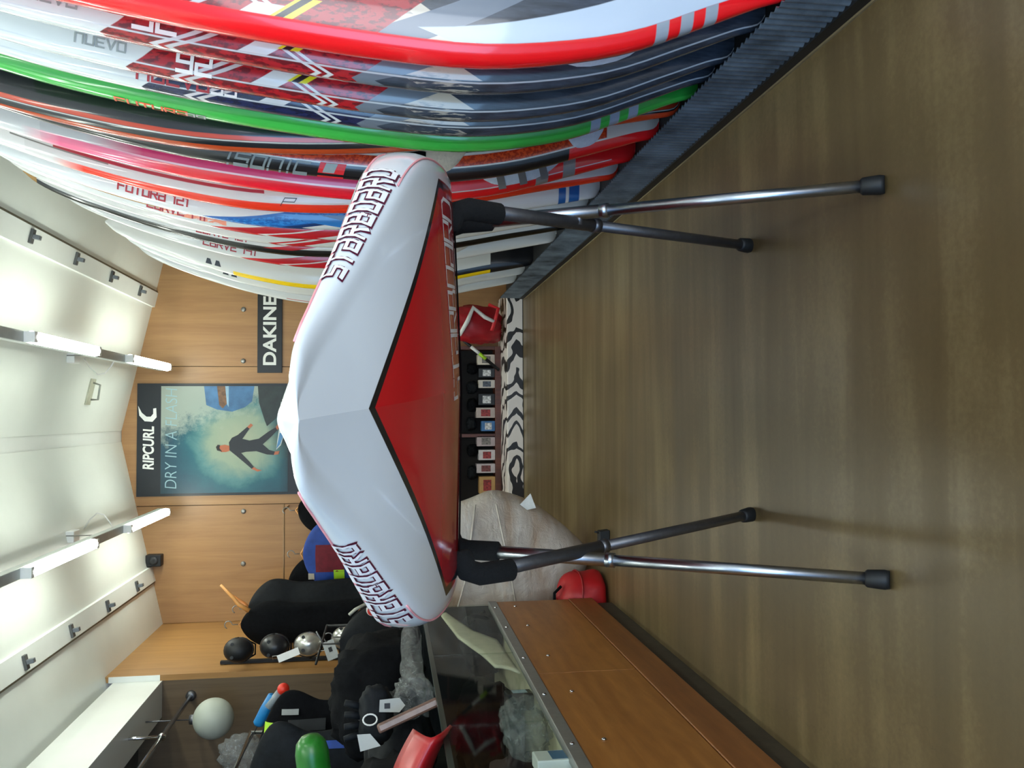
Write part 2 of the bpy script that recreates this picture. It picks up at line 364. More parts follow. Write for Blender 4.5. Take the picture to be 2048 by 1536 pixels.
def bsec(s, q):
    """q in 0..1: keel -> rail -> deck centre (right half)"""
    w, T, ve = bw(s), bt(s), bvee(s); r = min(.05, w*.5); wi = w-r
    if q < .45:
        x = wi*q/.45; return Vector((x, s, bk(s)+ve*x))
    zr = bk(s)+ve*wi
    if q < .75:
        a = (q-.45)/.30*PI-PI/2; return Vector((wi+r*abs(math.cos(a))**.62, s, zr+T/2+T/2*math.copysign(abs(math.sin(a))**.85, math.sin(a))))
    k = (q-.75)/.25; x = wi*(1-k); return Vector((x, s, zr+T+.018*math.sin(k*PI/2)))
def board_surface():
    ss = sorted(set([0, .002, .004, .008, .013, .02, .03, .04, .055, .07, .085]+[BL*(i/60)**1.25 for i in range(2, 61)])); nq = 44
    V = []; Fc = []; hull = []
    n = 2*nq
    for s in ss:
        for j in range(n):
            q = j/nq if j <= nq else (n-j)/nq
            p = bsec(s, q)
            if j > nq: p = Vector((-p.x, p.y, p.z))
            V.append(p); hull.append(1. if q < .50 else 0.)
    for i in range(len(ss)-1):
        for j in range(n): Fc.append((i*n+j, i*n+(j+1) % n, (i+1)*n+(j+1) % n, (i+1)*n+j))
    Fc += [tuple(range(n)), tuple(range((len(ss)-1)*n, len(ss)*n))[::-1]]
    mb = MB().add(V, Fc); o = mb.obj('hull', hull_mat(), bd, True)
    a = o.data.attributes.new('hull', 'FLOAT', 'POINT'); a.data.foreach_set('value', hull)
    # crisp keel crease on the V hull
    bm = bmesh.new(); bm.from_mesh(o.data); bm.edges.ensure_lookup_table()
    for e in bm.edges:
        if all(abs(v.co.x) < 1e-6 for v in e.verts) and e.verts[0].co.z < bk(e.verts[0].co.y)+.01: e.smooth = False
    bm.to_mesh(o.data); bm.free(); return o
hull_o = board_surface()
bvh = BVHTree.FromPolygons([v.co[:] for v in hull_o.data.vertices], [p.vertices[:] for p in hull_o.data.polygons])
MAROON = mat('5a1030', .3, key='maroon_print'); LETW = mat('f2eef0', .3, var=.02, key='white_print')
def on_rail(side, off):
    """letters stand on the tall rail: a runs along the rail, b from hull edge up to the deck"""
    def f(a, b):
        d = a if side > 0 else .322-a
        s = .165+d*.72; T = bt(s); z = .22+b/.036*.56
        q = .45+.30*(.5+math.asin(max(-1, min(1, math.copysign(abs(2*z-1)**(1/.85), 2*z-1))))/PI)
        p = bsec(s, q); n = (bsec(s+.004, q)-bsec(s-.004, q)).cross(bsec(s, q+.01)-bsec(s, q-.01)).normalized()
        if n.x < 0: n = -n
        p = p+n*off; return Vector((p.x*side, p.y, p.z))
    return f
for side in (1, -1):
    lettering('lettering_outline', 'STARBOARD', .036, on_rail(side, .0022), MAROON, bd, stroke=.29, sx=.84, gap=.60)
    lettering('lettering', 'STARBOARD', .036, on_rail(side, .0036), LETW, bd, stroke=.17, sx=.84, gap=.60)
def big(a, b):
    px, py = -.02+a, .70-b*.75
    hit = bvh.ray_cast(Vector((px, py, -.6)), Vector((0, 0, 1)))
    n = hit[1] if hit[1].z < 0 else -hit[1]
    return hit[0]+n*.001
lettering('hull_lettering', 'STARBOARD', .16, big, LETW, bd, stroke=.05, sx=.34, gap=.25)
PINK = mat('f2a3a8', .3, key='pink_pinline')
for sd in (-1, 1):
    for q, off in ((.66, .001), (.515, .001)):
        pts = []
        for k in range(40):
            s = .05+k*.03 if q > .6 else .36+k*.02
            p = bsec(s, q); w = bsec(s, q+.01)-bsec(s, q-.01); nn = Vector((w.z, 0, -w.x)).normalized(); p = p+nn*off
            pts.append((p.x*sd, p.y, p.z))
        MB().tube(pts, .0022, 6).obj('pinline', PINK, bd, True)

BDM = Matrix.Translation((0, 1.3, .975)) @ Matrix.Rotation(-math.radians(5.5), 4, 'Z') @ Matrix.Rotation(-.022, 4, 'Y'); BDI = BDM.inverted()
# ------------------------------------------------------------------ trestle
ts = thing('trestle_stand', 'folding trestle stand of crossed grey tubes with black foam pads', 'stand', (.09, 2.25, 0))
O = Vector((.09, 2.25, 0))
def leg(p0, p1, m, name='leg', ring=True):
    p0, p1 = Vector(p0)-O, Vector(p1)-O; d = (p1-p0).normalized()
    o = MB().tube([p0+d*.04, p0.lerp(p1, .62)], .0150, 18).obj(name, m, ts, True)
    MB().tube([p0.lerp(p1, .60), p1], .0178, 18).obj('leg_sleeve', m, o, True)
    MB().tube([p0.lerp(p1, .595), p0.lerp(p1, .615)], .0195, 18).obj('collar', m, o, True)
    MB().tube([p0+Vector((0, 0, .002)), p0+d*.012, p0+d*.05, p0+d*.055], [.021, .0235, .021, .017], 16).obj('rubber_foot', RUBBER, o, True)
    return o
legs = [((-.386, 1.88, .0), (-.376, 2.45, .95), ALU), ((-.319, 2.646, 0), (-.381, 2.08, .95), ALUD),
        ((.533, 1.868, 0), (.540, 2.45, .965), ALU), ((.537, 2.634, 0), (.500, 2.08, .975), ALUD)]
for a, b, m in legs: leg(a, b, m)
for x, y, z in ((-.37, 2.266, .642), (.525, 2.256, .644)):
    MB().lathe([(0, -.02), (.010, -.02), (.010, .02), (0, .02)], Vector((x, y, z))-O, 12, ax=0).obj('pivot_bolt', ALUD, ts, True)
def pad(pts, r, name='foam_pad'):
    n = len(pts); return MB().tube([Vector(p)-O for p in pts], [r*.75]+[r]*(n-2)+[r*.75], 16).obj(name, FOAM, ts, True)
for px, py, pz, dy, sg in ((-.381, 2.08, .95, .56, 1), (.500, 2.08, .975, .56, -1), (-.376, 2.45, .95, -.57, 1), (.540, 2.45, .965, -.57, -1)):
    pad([(px, py+dy*.105, pz-.105), (px, py+dy*.10, pz-.10), (px, py+dy*.02, pz-.02), (px+sg*.012, py, pz+.012), (px+sg*.045, py-dy*.02, pz+.028), (px+sg*.06, py-dy*.02, pz+.03)], .0275)
for xs, ya in (((-.33, .45), 2.08), ((-.33, .49), 2.46)):
    def strap(u, v):
        x = lerp(xs[0], xs[1], u); l = BDI @ Vector((x, ya, .9))
        h = bvh.ray_cast(Vector((l.x, l.y, -.5)), Vector((0, 0, 1))); z = (BDM @ h[0]).z-.003 if h[0] else .985
        return Vector((x, ya+.05*(v-.5), z))-O
    MB().grid(strap, 30, 1).obj('sling_strap', FOAM, ts)

# ================================================================== BOARD RACK
def ribbed():
    mb = MB(); n = int(6.3/.03); pr = []
    for i in range(n*8+1): pr.append((1.0+i*.03/8, .010*abs(math.sin(i/8*PI))))
    vs = []
    for yy, d in pr: vs += [(1.0-d, yy, .03), (1.0-d, yy, .205)]
    mb.add(vs, [(2*k, 2*k+1, 2*k+3, 2*k+2) for k in range(len(pr)-1)]); return mb
rk = thing('board_rack', 'long low black rack plinth with ribbed front under the standing boards', 'rack', (1.35, 4.1, 0))
def off(o, p): o.location = -Vector(p); return o
off(box('plinth', (1.002, 1.0, 0), (1.80, 7.3, .15), BLACK, rk), (1.35, 4.1, 0))
ro = off(ribbed().obj('ribbed_facing', mat('5d6975', .26, var=.6, scale=5, spec=.7, key='ribbed_grey'), rk), (1.35, 4.1, 0)); ro['kind'] = 'stuff'
off(box('floor_rail', (.985, 1.0, 0), (1.004, 7.3, .038), BLACK, rk), (1.35, 4.1, 0))
off(box('edge_trim', (.979, 1.0, 0), (.985, 7.3, .006), mat('7a6c52', .5, key='edge_trim'), rk), (1.35, 4.1, 0))
off(MB().tube([(1.80, 1.0, 1.7), (1.80, 7.5, 1.7)], .03, 12).obj('back_bar', FOAM, rk, True), (1.35, 4.1, 0))
for y in (1.1, 3.2, 5.3, 7.4): off(MB().tube([(1.80, y, .1), (1.80, y, 1.7)], .02, 10).obj('post', ALUD, rk, True), (1.35, 4.1, 0))

def tone(c):
    c = lin(c); m = max(c); return tuple(x*.80 for x in c) if min(c) > .62 else c
def layered(name, base, layers, rough=.22, tex=0.):
    t = NT(name); uv = t.n('ShaderNodeUVMap'); uv.uv_map = 'print'
    nzf = t.noise(t.coord('Object', (40, 40, 6)), 1, 5, .65, .4)
    b = tone(base); col = t.ramp(nzf, [(.3, tuple(x*(1-tex) for x in b)), (.7, tuple(min(1, x*(1+tex)) for x in b))]) if tex else t.mix(0., b, b)
    for L in layers:
        m = None
        for c in L[1]:
            if c[0] == 'n': k = t.math('MULTIPLY_ADD', t.math('SUBTRACT', t.noise(t.coord('Object', c[3] if len(c) > 3 else (30, 30, 8)), c[1], 4, .6), c[2]), 12, .5, True)
            else:
                dp = t.n('ShaderNodeVectorMath', operation='DOT_PRODUCT'); t.l(uv.outputs[0], dp.inputs[0]); dp.inputs[1].default_value = (c[0], c[1], 0)
                k = t.math('MULTIPLY_ADD', t.math('ADD', dp.outputs['Value'], c[2]), c[3] if len(c) > 3 else 350, .5, True)
            m = k if m is None else t.math('MULTIPLY', m, k)
        col = t.mix(m, col, tone(L[0]))
    return t.fin(col, rough, coat=.5, spec=.5)
def vb(lo, hi): return [(0, 1, -lo), (0, -1, hi)]             # band along the length
def ub(lo, hi): return [(1, 0, -lo), (-1, 0, hi)]             # band across, from the aisle-side rail
def dg(k, lo, hi): return [(k, 1, -lo), (-k, -1, hi)]         # slanted band
RAIL = [(-1, 0, .034)]

WPTS = [(0, .42), (.006, .50), (.03, .545), (.12, .67), (.25, .86), (.38, .97), (.48, 1), (.58, .965), (.70, .82), (.80, .64), (.88, .46), (.94, .30), (.98, .15), (1, .02)]
SH1 = [(0, .42), (.006, .48), (.03, .53), (.08, .66), (.16, .86), (.24, .965), (.31, 1.0), (.40, .965), (.47, .915), (.56, .84), (.65, .75), (.75, .63), (.85, .47), (.92, .33), (.97, .18), (1, .02)]
SH2 = [(0, .42), (.006, .49), (.03, .535), (.10, .68), (.20, .88), (.29, .98), (.36, 1.0), (.46, .965), (.55, .90), (.66, .79), (.77, .63), (.86, .47), (.93, .31), (.975, .16), (1, .02)]
class RackBoard:
    def __init__(s, label, y, L, wm, xc, m, shape=None, tilt=0., T=.115, scoop=.17, yaw=0):
        s.L, s.wm, s.T, s.scoop = L, wm, T, scoop; s.shape = shape or WPTS
        s.e = thing('windsurf_board', label, 'windsurf board', (xc, y, .152), yaw, 'windsurf boards standing in the rack')
        s.e.rotation_euler = (0, tilt, yaw)
        nq, ns = 44, 52; V = []; F = []; UV = []
        P = 3.2
        for i in range(ns+1):
            t = i/ns; t = .5-.5*math.cos(PI*t) if True else t
            for j in range(nq+1):
                th = PI/2+2*PI*j/nq              # start in the middle of the back, over the aisle rail, deck, wall rail
                x, yy, u = s.sec(t, th, P); V.append((x, yy, t*L)); UV.append((u, t*L))
        w = nq+1
        for i in range(ns):
            for j in range(nq): F.append((i*w+j, i*w+j+1, (i+1)*w+j+1, (i+1)*w+j))
        F += [tuple(range(nq)), tuple(range(ns*w, ns*w+nq))[::-1]]
        mb = MB().add(V, F); o = mb.obj('board_body', m, s.e, True, recalc=False); s.o = o
        l = o.data.uv_layers.new(name='print')
        for lp in o.data.loops: l.data[lp.index].uv = UV[lp.vertex_index]
    def w(s, t): return interp(s.shape, t)*s.wm
    def rock(s, t): return -s.scoop*max(0, (t-.5)/.5)**2.3 - .02*max(0, (.25-t)/.25)**2
    def th(s, t): return s.T*interp([(0, .35), (.1, .7), (.35, 1), (.6, .95), (.85, .6), (1, .2)], t)
    def sec(s, t, th, P=3.2):
        w, T = s.w(t), s.th(t); c, sn = math.cos(th), math.sin(th)
        x = w*math.copysign(abs(c)**(2/P), c); y = T/2*math.copysign(abs(sn)**(2/P), sn)
        # print coordinate: 0 where the deck meets the aisle rail, negative round the rail, positive across the deck
        if y <= 0: u = (x+w)-.012 if x < 0 else x+w-.012
        else: u = -.012-2*y if x < 0 else 9
        if y <= 0 and x < 0: u = (x+w)-.5*max(0, .024-(x+w))-(T/2+y)*.35
        return x, y+s.rock(t), u
    def deck(s, u, v, off=.0015):
        t = max(0, min(1, v/s.L)); w, T = s.w(t), s.th(t); x = -w+.006+u
        q = min(1, max(-1, x/w)) if w > 1e-4 else 0
        y = -T/2*(max(0, 1-abs(q)**3.2))**(1/3.2)
        return Vector((x, y+s.rock(t)-off, t*s.L))
    def rail(s, a, v, off=.0015):
        """a: 0 at the rail apex, + towards the deck; lies on the aisle-facing rail"""
        t = max(0, min(1, v/s.L)); w, T = s.w(t), s.th(t)
        y = max(-T/2*.98, min(T/2*.98, -a)); x = -w*(max(0, 1-abs(2*y/T)**3.2))**(1/3.2)
        n = Vector((-1, y/T*1.2, 0)).normalized()
        return Vector((x, y+s.rock(t), t*s.L))+n*off
    def text(s, txt, v0, h, m, where='deck', u0=.02, sx=1., shear=.15, stroke=.2, name='lettering'):
        f = (lambda a, b: s.deck(u0+b, v0-a)) if where == 'deck' else (lambda a, b: s.rail(u0+b, v0-a))
        x = 0
        for wd in txt.split(' '):
            lettering(name, wd, h, (lambda a, b, x=x: f(a+x, b)), m, s.e, stroke, sx, shear)
            x += sum(h*.72*sx*(.45 if c in '1Ii' else 1)+h*.72*sx*.35 for c in wd)+h*.72*sx*.9
    def pad(s, u0, u1, v0, v1, m, name='foot_pad', th=.006, rnd=True, slant=0):
        def f(a, b):
            e = 1-(abs(2*b-1)**3) if rnd else 1
            uu = lerp(u0+(1-e)*(u1-u0)*.6, u1, a); vv = lerp(v0, v1, b)+slant*a
            edge = min(1, 8*a, 8*(1-a), 8*b, 8*(1-b))
            return s.deck(uu, vv, .0005+th*max(0, edge)**.5)
        return MB().grid(f, 10, 10).obj(name, m, s.e, True)
    def strap(s, u, v0, v1, m, hgt=.035, wd=.05):
        def f(a, b):
            p = s.deck(u+wd*(a-.5), lerp(v0, v1, b), .004+hgt*math.sin(PI*b)**.7); return p
        return MB().grid(f, 4, 14).obj('foot_strap', m, s.e, True)

YEL, BLK, WHT, RED, SLATE = 'd6d21e', '14161a', 'e4e8ec', 'b3131f', '3a4250'
def nuevo(name, c1='a8202a', c2='6b1520', rail=None, extra=()):
    L = [('cfc3b4', dg(-1.6, .74, 1.0)+[(1, 0, -.012)]), ('a9a29a', dg(-1.6, .80, .95)+[('n', 2.2, .55, (60, 60, 9))]),
         ('6f7887', dg(2.2, .98, 1.12)), (c1, [(1.2, 1, -1.06)]), (c2, [(1.2, 1, -1.06), ('n', 1.6, .52, (50, 50, 20))]),
         ('e3e6ec', dg(-1.5, 1.165, 1.18)), ('e3e6ec', dg(-1.5, 1.195, 1.21)),
         ('e8ecf2', dg(1.3, 1.30, 1.37)+ub(.006, .06)), (YEL, dg(1.3, 1.255, 1.275)+ub(.03, .085)), (BLK, dg(1.3, 1.275, 1.295)+ub(.03, .085)), (YEL, dg(1.3, 1.295, 1.305)+ub(.03, .085)),
         ('d9d3d8', dg(1.8, 1.475, 1.495)), ('cfc9d0', dg(1.8, 1.51, 1.53)),
         ('eef2f4', [(1.0, 1, -1.66)]), (BLK, dg(1, 1.655, 1.70)+ub(.055, .12)), (YEL, dg(1, 1.635, 1.655)+ub(.055, .12)),
         ('c9ced6', [(1, 0, -.0), (-1, 0, .006)])]
    if rail: L += [(rail, [(-1, 0, .034)])]
    return layered(name, SLATE, L+list(extra), tex=.55)
BARS = lambda c, z: sum([[(c, [(-1, 0, .034)]+vb(z+k*.062, z+k*.062+.032))] for k in range(3)], [])
m1 = nuevo('red_rail_board', rail='f0141e', extra=[('c3d0e2', [(-1, 0, .12), (1, 0, -.034), (3.2, -1, .74), (-1.0, -.12, .17)])]+BARS('9aa3b0', .20))
B = {}
B[1] = RackBoard('glossy red-railed windsurf board with grey bars near its tail, frontmost in the rack', 2.03, 2.62, .39, 1.215, m1, SH1, T=.125)
B[2] = RackBoard('white and red windsurf board directly behind the red-railed one', 2.20, 2.6, .39, 1.215, nuevo('red_board_a'), SH1)
B[3] = RackBoard('white and red windsurf board with a slim white tail pad, between two patterned boards', 2.41, 2.6, .39, 1.215, nuevo('red_board_b', 'ac1a24'), SH1)
B[4] = RackBoard('white and navy blue windsurf board just in front of the green-railed one', 2.56, 2.6, .385, 1.215, nuevo('navy_board', '20264e', '161a3a'), SH1)
B[5] = RackBoard('windsurf board with bright green rail and grey tail bars', 2.71, 2.62, .385, 1.215, layered('green_rail_board', '76828f', [('2fa23c', RAIL), ('9fb4b8', [(-1, 0, .03), (0, 1, -2.1)]), ('3fb34a', [(1, 0, .03), (-1, 0, .0)])]+BARS('98a0b4', .20), tex=.2), SH1, T=.125)
B[6] = RackBoard('black windsurf board edged with orange stripes, right behind the green-railed one', 2.88, 2.86, .362, 1.215, layered('black_orange_board', '17181d', [('c8401f', ub(.018, .034)), ('b5451f', ub(-.03, -.012)), ('e04a25', [(0, -1, .5), (-1, 0, .004)]), ('c9c3bd', [(1, 0, -.012), (-1, 0, .016)])], tex=.2))
ISO = [('f0f0f2', ub(.030, .037)), ('d2491f', ub(.037, .075)), ('a52c14', ub(.037, .075)+[('n', 1.5, .5, (70, 70, 60))]), ('ececf0', ub(.075, .085)), ('d9d0c6', ub(.03, .09)+vb(.0, .2)), ('e41b20', [(-1, 0, .03), (0, -1, .34)]), ('17161b', [(-1, 0, .03), (0, 1, -.34)])]
B[7] = RackBoard('black and orange windsurf board carrying the outlined sonic lettering and red square', 3.12, 2.7, .38, 1.215, layered('isonic_board', '191a20', ISO, tex=.15), SH2)
B[8] = RackBoard('red and magenta windsurf board with white pinstripe and grey-barred tail pads', 3.43, 2.75, .38, 1.22, layered('magenta_board', 'e8e4e6', [('d3306a', ub(.03, .075)+[(0, -1, 2.0, 5)]), ('f3ccd8', ub(.024, .032)), ('ee1730', [(-1, 0, .024), (0, -1, 2.0, 4)]), ('f6f2f2', [(0, 1, -2.25)]), ('f46a92', [(-1, 0, .03), (0, 1, -1.9, 5), (0, -1, 2.25, 8)]), ('e41b20', [(0, -1, .85)]), ('f0e6e6', ub(.012, .017)+vb(.1, .8)), ('8c8685', [(0, -1, .30), (0, 1, -.25)]), ('8c8685', vb(.36, .41)), ('1a181c', ub(.06, .2)+vb(.3, .95))]), SH2)
B[9] = RackBoard('white windsurf board with an orange-red rail stripe and script signature', 3.70, 2.78, .37, 1.22, layered('orange_rail_board', 'e6e4e2', [('e8361c', [(-1, 0, .016), (0, -1, 2.25, 9)]), ('a7303c', ub(.055, .07)+vb(1.5, 2.3)), ('f2f0ee', [(0, 1, -2.4)]), ('77736f', ub(.05, .056)+vb(2.1, 2.45))]))
B[10] = RackBoard('white windsurf board with blue flame graphics along its edge', 4.03, 2.78, .37, 1.22, layered('blue_flame_board', 'e9edf1', [('1d62b4', dg(4.5, 1.35, 1.72)), ('15386f', dg(4.5, 1.28, 1.37)), ('2e86d6', dg(4.5, 1.4, 1.66)+[('n', 1.6, .5, (60, 60, 30))]), ('20305e', dg(-4, 1.0, 1.2)+[(-1, 0, .05)]), ('2a7ac8', dg(-4, 1.1, 1.28)+[(-1, 0, .05)]), ('1b5fa8', vb(.1, .2)), ('f2f4f6', vb(.15, .165))]))
CARV = lambda r='c01c26': [(r, dg(5, 1.50, 1.72)+[(-1, 0, .06)]), (r, dg(5, 1.22, 1.46)+[(-1, 0, .06)]), (r, dg(-5, .9, 1.04)+[(-1, 0, .06)]), ('f0eeec', dg(5, 1.46, 1.50))]
B[11] = RackBoard('white windsurf board with red swooshes and a tan nose panel', 4.26, 2.76, .37, 1.22, layered('tan_nose_board', 'ecebea', CARV()+[('b4803e', [(0, 1, -2.05), (0, -1, 2.62), (-1, 0, .11), (1, 0, -.018)]), ('f08a6a', ub(.0, .03)+vb(1.75, 2.05)+[('n', 2, .45)])]))
B[12] = RackBoard('white windsurf board with a gold patch beside red stripes', 4.46, 2.76, .37, 1.22, layered('gold_patch_board', 'e9e7e4', [('b98a35', vb(.9, 1.3)+ub(.012, .07)), ('c01c26', dg(4, 1.32, 1.42)), ('c01c26', dg(4, 1.46, 1.5)), ('e3dfd8', [(0, -1, .8)])]))
B[13] = RackBoard('white windsurf board outlined by a thick black rail', 4.73, 2.78, .37, 1.22, layered('black_rail_board', 'eceae7', [('15130f', [(-1, 0, .018)]), ('c01c26', dg(5, 1.55, 1.7)+[(1, 0, -.01)])]+[('a5793a', [(0, 1, -2.72)])]))
B[14] = RackBoard('white windsurf board with red swooshes standing behind the black-railed one', 5.10, 2.74, .37, 1.22, layered('carve_board_b', 'edecea', CARV('c41d27')+[('9b9a98', vb(1.16, 1.24)+ub(.01, .06))]))
B[15] = RackBoard('white windsurf board with a yellow rail and black tail edge', 5.93, 2.76, .385, 1.23, layered('yellow_rail_board', 'eae9e4', [('f0c814', [(-1, 0, .014), (0, -1, 2.0)]), ('17171a', [(0, -1, .75), (1, 0, -.01), (-1, 0, .05)]), ('17171a', [(0, -1, .3)])]))
B[16] = RackBoard('plain white windsurf board with small black twin emblem near its nose', 6.30, 2.76, .385, 1.23, layered('plain_white_board', 'ecedec', [('c9ccd2', ub(.05, .056)+vb(1.2, 1.5))]))
B[17] = RackBoard('last white windsurf board by the plywood wall with dimpled pad and black strap', 6.72, 2.78, .395, 1.235, layered('last_white_board', 'f0f1f0', [('b3262d', ub(-.01, -.004)+vb(1.3, 1.75))]))
# prints and fittings
DKR = mat('a81a2a', .35, key='dark_red_print'); ORP = mat('e0561e', .35, key='orange_print'); GRP = mat('9aa0a0', .35, key='grey_print'); BKP = mat('17181b', .35, key='black_print')
B[2].text('NUEVO', 1.86, .024, GRP, u0=.03, sx=1.2); B[2].text('92', 1.60, .05, LETW, u0=.02, sx=1.1)
B[3].text('NUEVO', 1.80, .022, GRP, u0=.025, sx=1.2); B[3].text('92', 1.55, .045, LETW, u0=.01, sx=1.1)
B[4].text('NUEVO', 1.69, .033, DKR, u0=.012, sx=1.25); B[4].text('99', 1.49, .032, LETW, u0=.012, sx=1.2)
B[5].text('FUTURA', 1.80, .03, ORP, 'rail', u0=-.012, sx=1.2); B[5].text('99', 1.60, .026, GRP, 'rail', u0=-.012, sx=1.2)
B[7].text('iSONIC', 1.56, .034, mat('7d868c', .3, key='silver_print'), u0=-.006, sx=1.7, shear=.5, stroke=.22)
MB().grid(lambda a, b: B[7].deck(-.008+.042*b+0*a, 1.245-.09*a-.015*b), 4, 4).obj('red_square', mat('d3202a', .35, key='red_print'), B[7].e)
MB().grid(lambda a, b: B[7].deck(-.004+.03*b+.006, 1.225-.04*a-.015*b, .0025), 4, 4).obj('square_inset', mat('8e9aa0', .35, key='inset_print'), B[7].e)
B[9].text('JP', 1.50, .03, BKP, u0=.012, sx=2.2, shear=.6, stroke=.1)
B[10].text('FUTURA 121', 2.16, .036, DKR, u0=.02, sx=.95)
B[11].text('CARVE 141', 2.10, .036, DKR, u0=.012, sx=.95)
B[13].text('CARVE 121', 1.98, .032, DKR, u0=.03, sx=1.05)
B[14].text('CARVE 141', 2.02, .036, DKR, u0=.02, sx=1.05)
for k, v in ((15, 2.17), (16, 2.13)):
    for q in range(2):
        MB().add([B[k].deck(.02, v-q*.055, .002), B[k].deck(.055, v-q*.055-.01, .002), B[k].deck(.055, v-q*.055-.03, .002), B[k].deck(.02, v-q*.055-.04, .002)], [(0, 1, 2, 3)]).obj('emblem', BKP, B[k].e, recalc=False)
PADL = mat('cfd6e2', .8, var=.06, scale=80, bump=.3, key='pale_pad'); PADB = mat('cfc2b4', .85, var=.08, scale=80, bump=.3, key='beige_pad')
B[3].pad(.075, .16, .30, .56, PADL); B[2].pad(.028, .16, .27, .62, PADL)
B[7].pad(.012, .13, .72, 1.0, PADB, slant=-.03); B[7].pad(.02, .15, .20, .36, PADL, slant=.04)
B[8].pad(.014, .075, .32, .62, PADL, slant=.02)
for k in range(3):
    v = .36+k*.085; MB().grid(lambda a, b: B[8].deck(.004+.08*a, v+.03*b+.02*a, .0085), 8, 2).obj('pad_bar', mat('77716f', .8, key='pad_bar'), B[8].e, True)
B[7].strap(.075, .86, .98, BLACKCLOTH, .02, .03)
B[12].pad(.02, .1, .55, 1.0, mat('4a4a4d', .8, key='dark_pad')); B[13].pad(.03, .12, .5, .98, PADB); B[14].pad(.02, .1, .5, .95, PADB)
DIMP = mat('d9d6da', .7, var=.1, scale=120, bump=.8, key='dimpled_pad')
B[17].pad(.02, .18, .28, .95, DIMP); B[17].strap(.10, .32, .52, BLACKCLOTH, .03, .05)
B[15].pad(.01, .05, .62, .95, mat('9ba3ad', .8, var=.5, scale=60, key='speckled_pad'))

# ================================================================== BACK WALL PRINTS
def wave_mat():
    t = NT('wave_print'); c = t.n('ShaderNodeTexCoord'); sp = t.n('ShaderNodeSeparateXYZ'); t.l(c.outputs['Object'], sp.inputs[0])
    x, z = sp.outputs[0], sp.outputs[2]
    n1 = t.noise(c.outputs['Object'], 5, 7, .65, .5); n2 = t.noise(c.outputs['Object'], 16, 6, .7)
    r = t.math('SQRT', t.math('ADD', t.math('POWER', t.math('ADD', x, .02), 2), t.math('POWER', t.math('MULTIPLY', t.math('ADD', z, .14), .95), 2)))
    r = t.math('ADD', r, t.math('MULTIPLY', t.math('SUBTRACT', n1, .5), .22))
    tube = t.ramp(r, [(.0, lin('a5aa90')), (.22, lin('8f9f8a')), (.33, lin('4f7f80')), (.42, lin('1d5a66')), (.55, lin('1c4656')), (.8, lin('183038'))])
    foam = t.math('MULTIPLY_ADD', t.math('SUBTRACT', t.math('ADD', t.math('MULTIPLY', x, .9), t.math('ADD', t.math('MULTIPLY', z, .35), t.math('MULTIPLY', n2, .5))), .46), 6, .5, True)
    col = t.mix(t.math('MULTIPLY', foam, .75), tube, lin('a7b0a2'))
    low = t.math('MULTIPLY_ADD', t.math('SUBTRACT', t.math('MULTIPLY', t.math('ADD', z, .40), -1), t.math('ADD', t.math('MULTIPLY', n1, .2), t.math('MULTIPLY', x, -.22))), 7, .6, True)
    col = t.mix(low, col, lin('16221f'))
    return t.fin(col, .4)
ps = thing('surf_poster', 'large dark-bordered poster of a surfer standing inside a breaking wave', 'poster', (-.2, YB-.02, 2.59))
PBLK = mat('12161a', .4, var=.1, key='poster_black')
box('backing', (-.495, -.012, -.78), (.49, 0, .72), PBLK, ps)
box('wave_picture', (-.472, -.014, -.56), (.466, -.0125, .52), wave_mat(), ps)
def flat(name, pts, m, y, parent): return MB().prism([(x, y, z) for x, z in pts], (0, -.0008, 0)).obj(name, m, parent)
flat('sea_gap', [(.466, .16), (.30, .14), (.26, .05), (.24, -.08), (.28, -.19), (.33, -.25), (.466, -.27)], mat('3d6a93', .4, var=.3, scale=8, key='sea_print'), -.0142, ps)
flat('cliff', [(.466, .05), (.30, .03), (.27, .0), (.31, -.035), (.466, -.02)], mat('6b4a2c', .4, var=.5, scale=30, key='cliff_print'), -.0150, ps)
flat('horizon_strip', [(.466, -.02), (.31, -.035), (.28, -.05), (.466, -.05)], mat('88aac0', .4, key='horizon_print'), -.0150, ps)
flat('lip_shadow', [(.466, -.30), (.32, -.31), (.16, -.36), (.11, -.38), (.18, -.46), (.3, -.50), (.466, -.52)], mat('1b2622', .4, var=.4, scale=12, key='lip_print'), -.0142, ps)
flat('surfboard_print', [(-.10, -.46), (-.06, -.50), (.10, -.545), (.24, -.54), (.33, -.50), (.24, -.49), (.1, -.485)], mat('c6cfcd', .4, key='surfboard_print'), -.0150, ps)
flat('surfboard_print', [(-.09, -.462), (-.05, -.496), (.05, -.53), (.05, -.49)], mat('4d84b4', .4, key='surfboard_blue'), -.0158, ps)
SUIT = mat('16181b', .4, key='suit_print'); SKIN = mat('b0623f', .4, key='skin_print')
flat('surfer_suit', [(-.10, -.06), (-.03, -.055), (.01, -.08), (.035, -.13), (.105, -.21), (.09, -.23), (.0, -.17), (-.015, -.23), (.0, -.31), (.06, -.39), (.10, -.455), (.075, -.47), (.02, -.42), (-.05, -.345), (-.10, -.40), (-.115, -.45), (-.145, -.44), (-.14, -.38), (-.11, -.29), (-.115, -.2), (-.125, -.16), (-.2, -.23), (-.25, -.27), (-.265, -.25), (-.22, -.2), (-.15, -.12)], SUIT, -.0166, ps)
flat('surfer_face', [(-.105, -.06), (-.06, -.058), (-.05, -.02), (-.06, .03), (-.09, .035), (-.115, .01), (-.115, -.03)], SKIN, -.0172, ps)
flat('surfer_hair', [(-.112, .0), (-.10, .045), (-.07, .055), (-.05, .04), (-.055, .02), (-.08, .025)], mat('1d1512', .5, key='hair_print'), -.0178, ps)
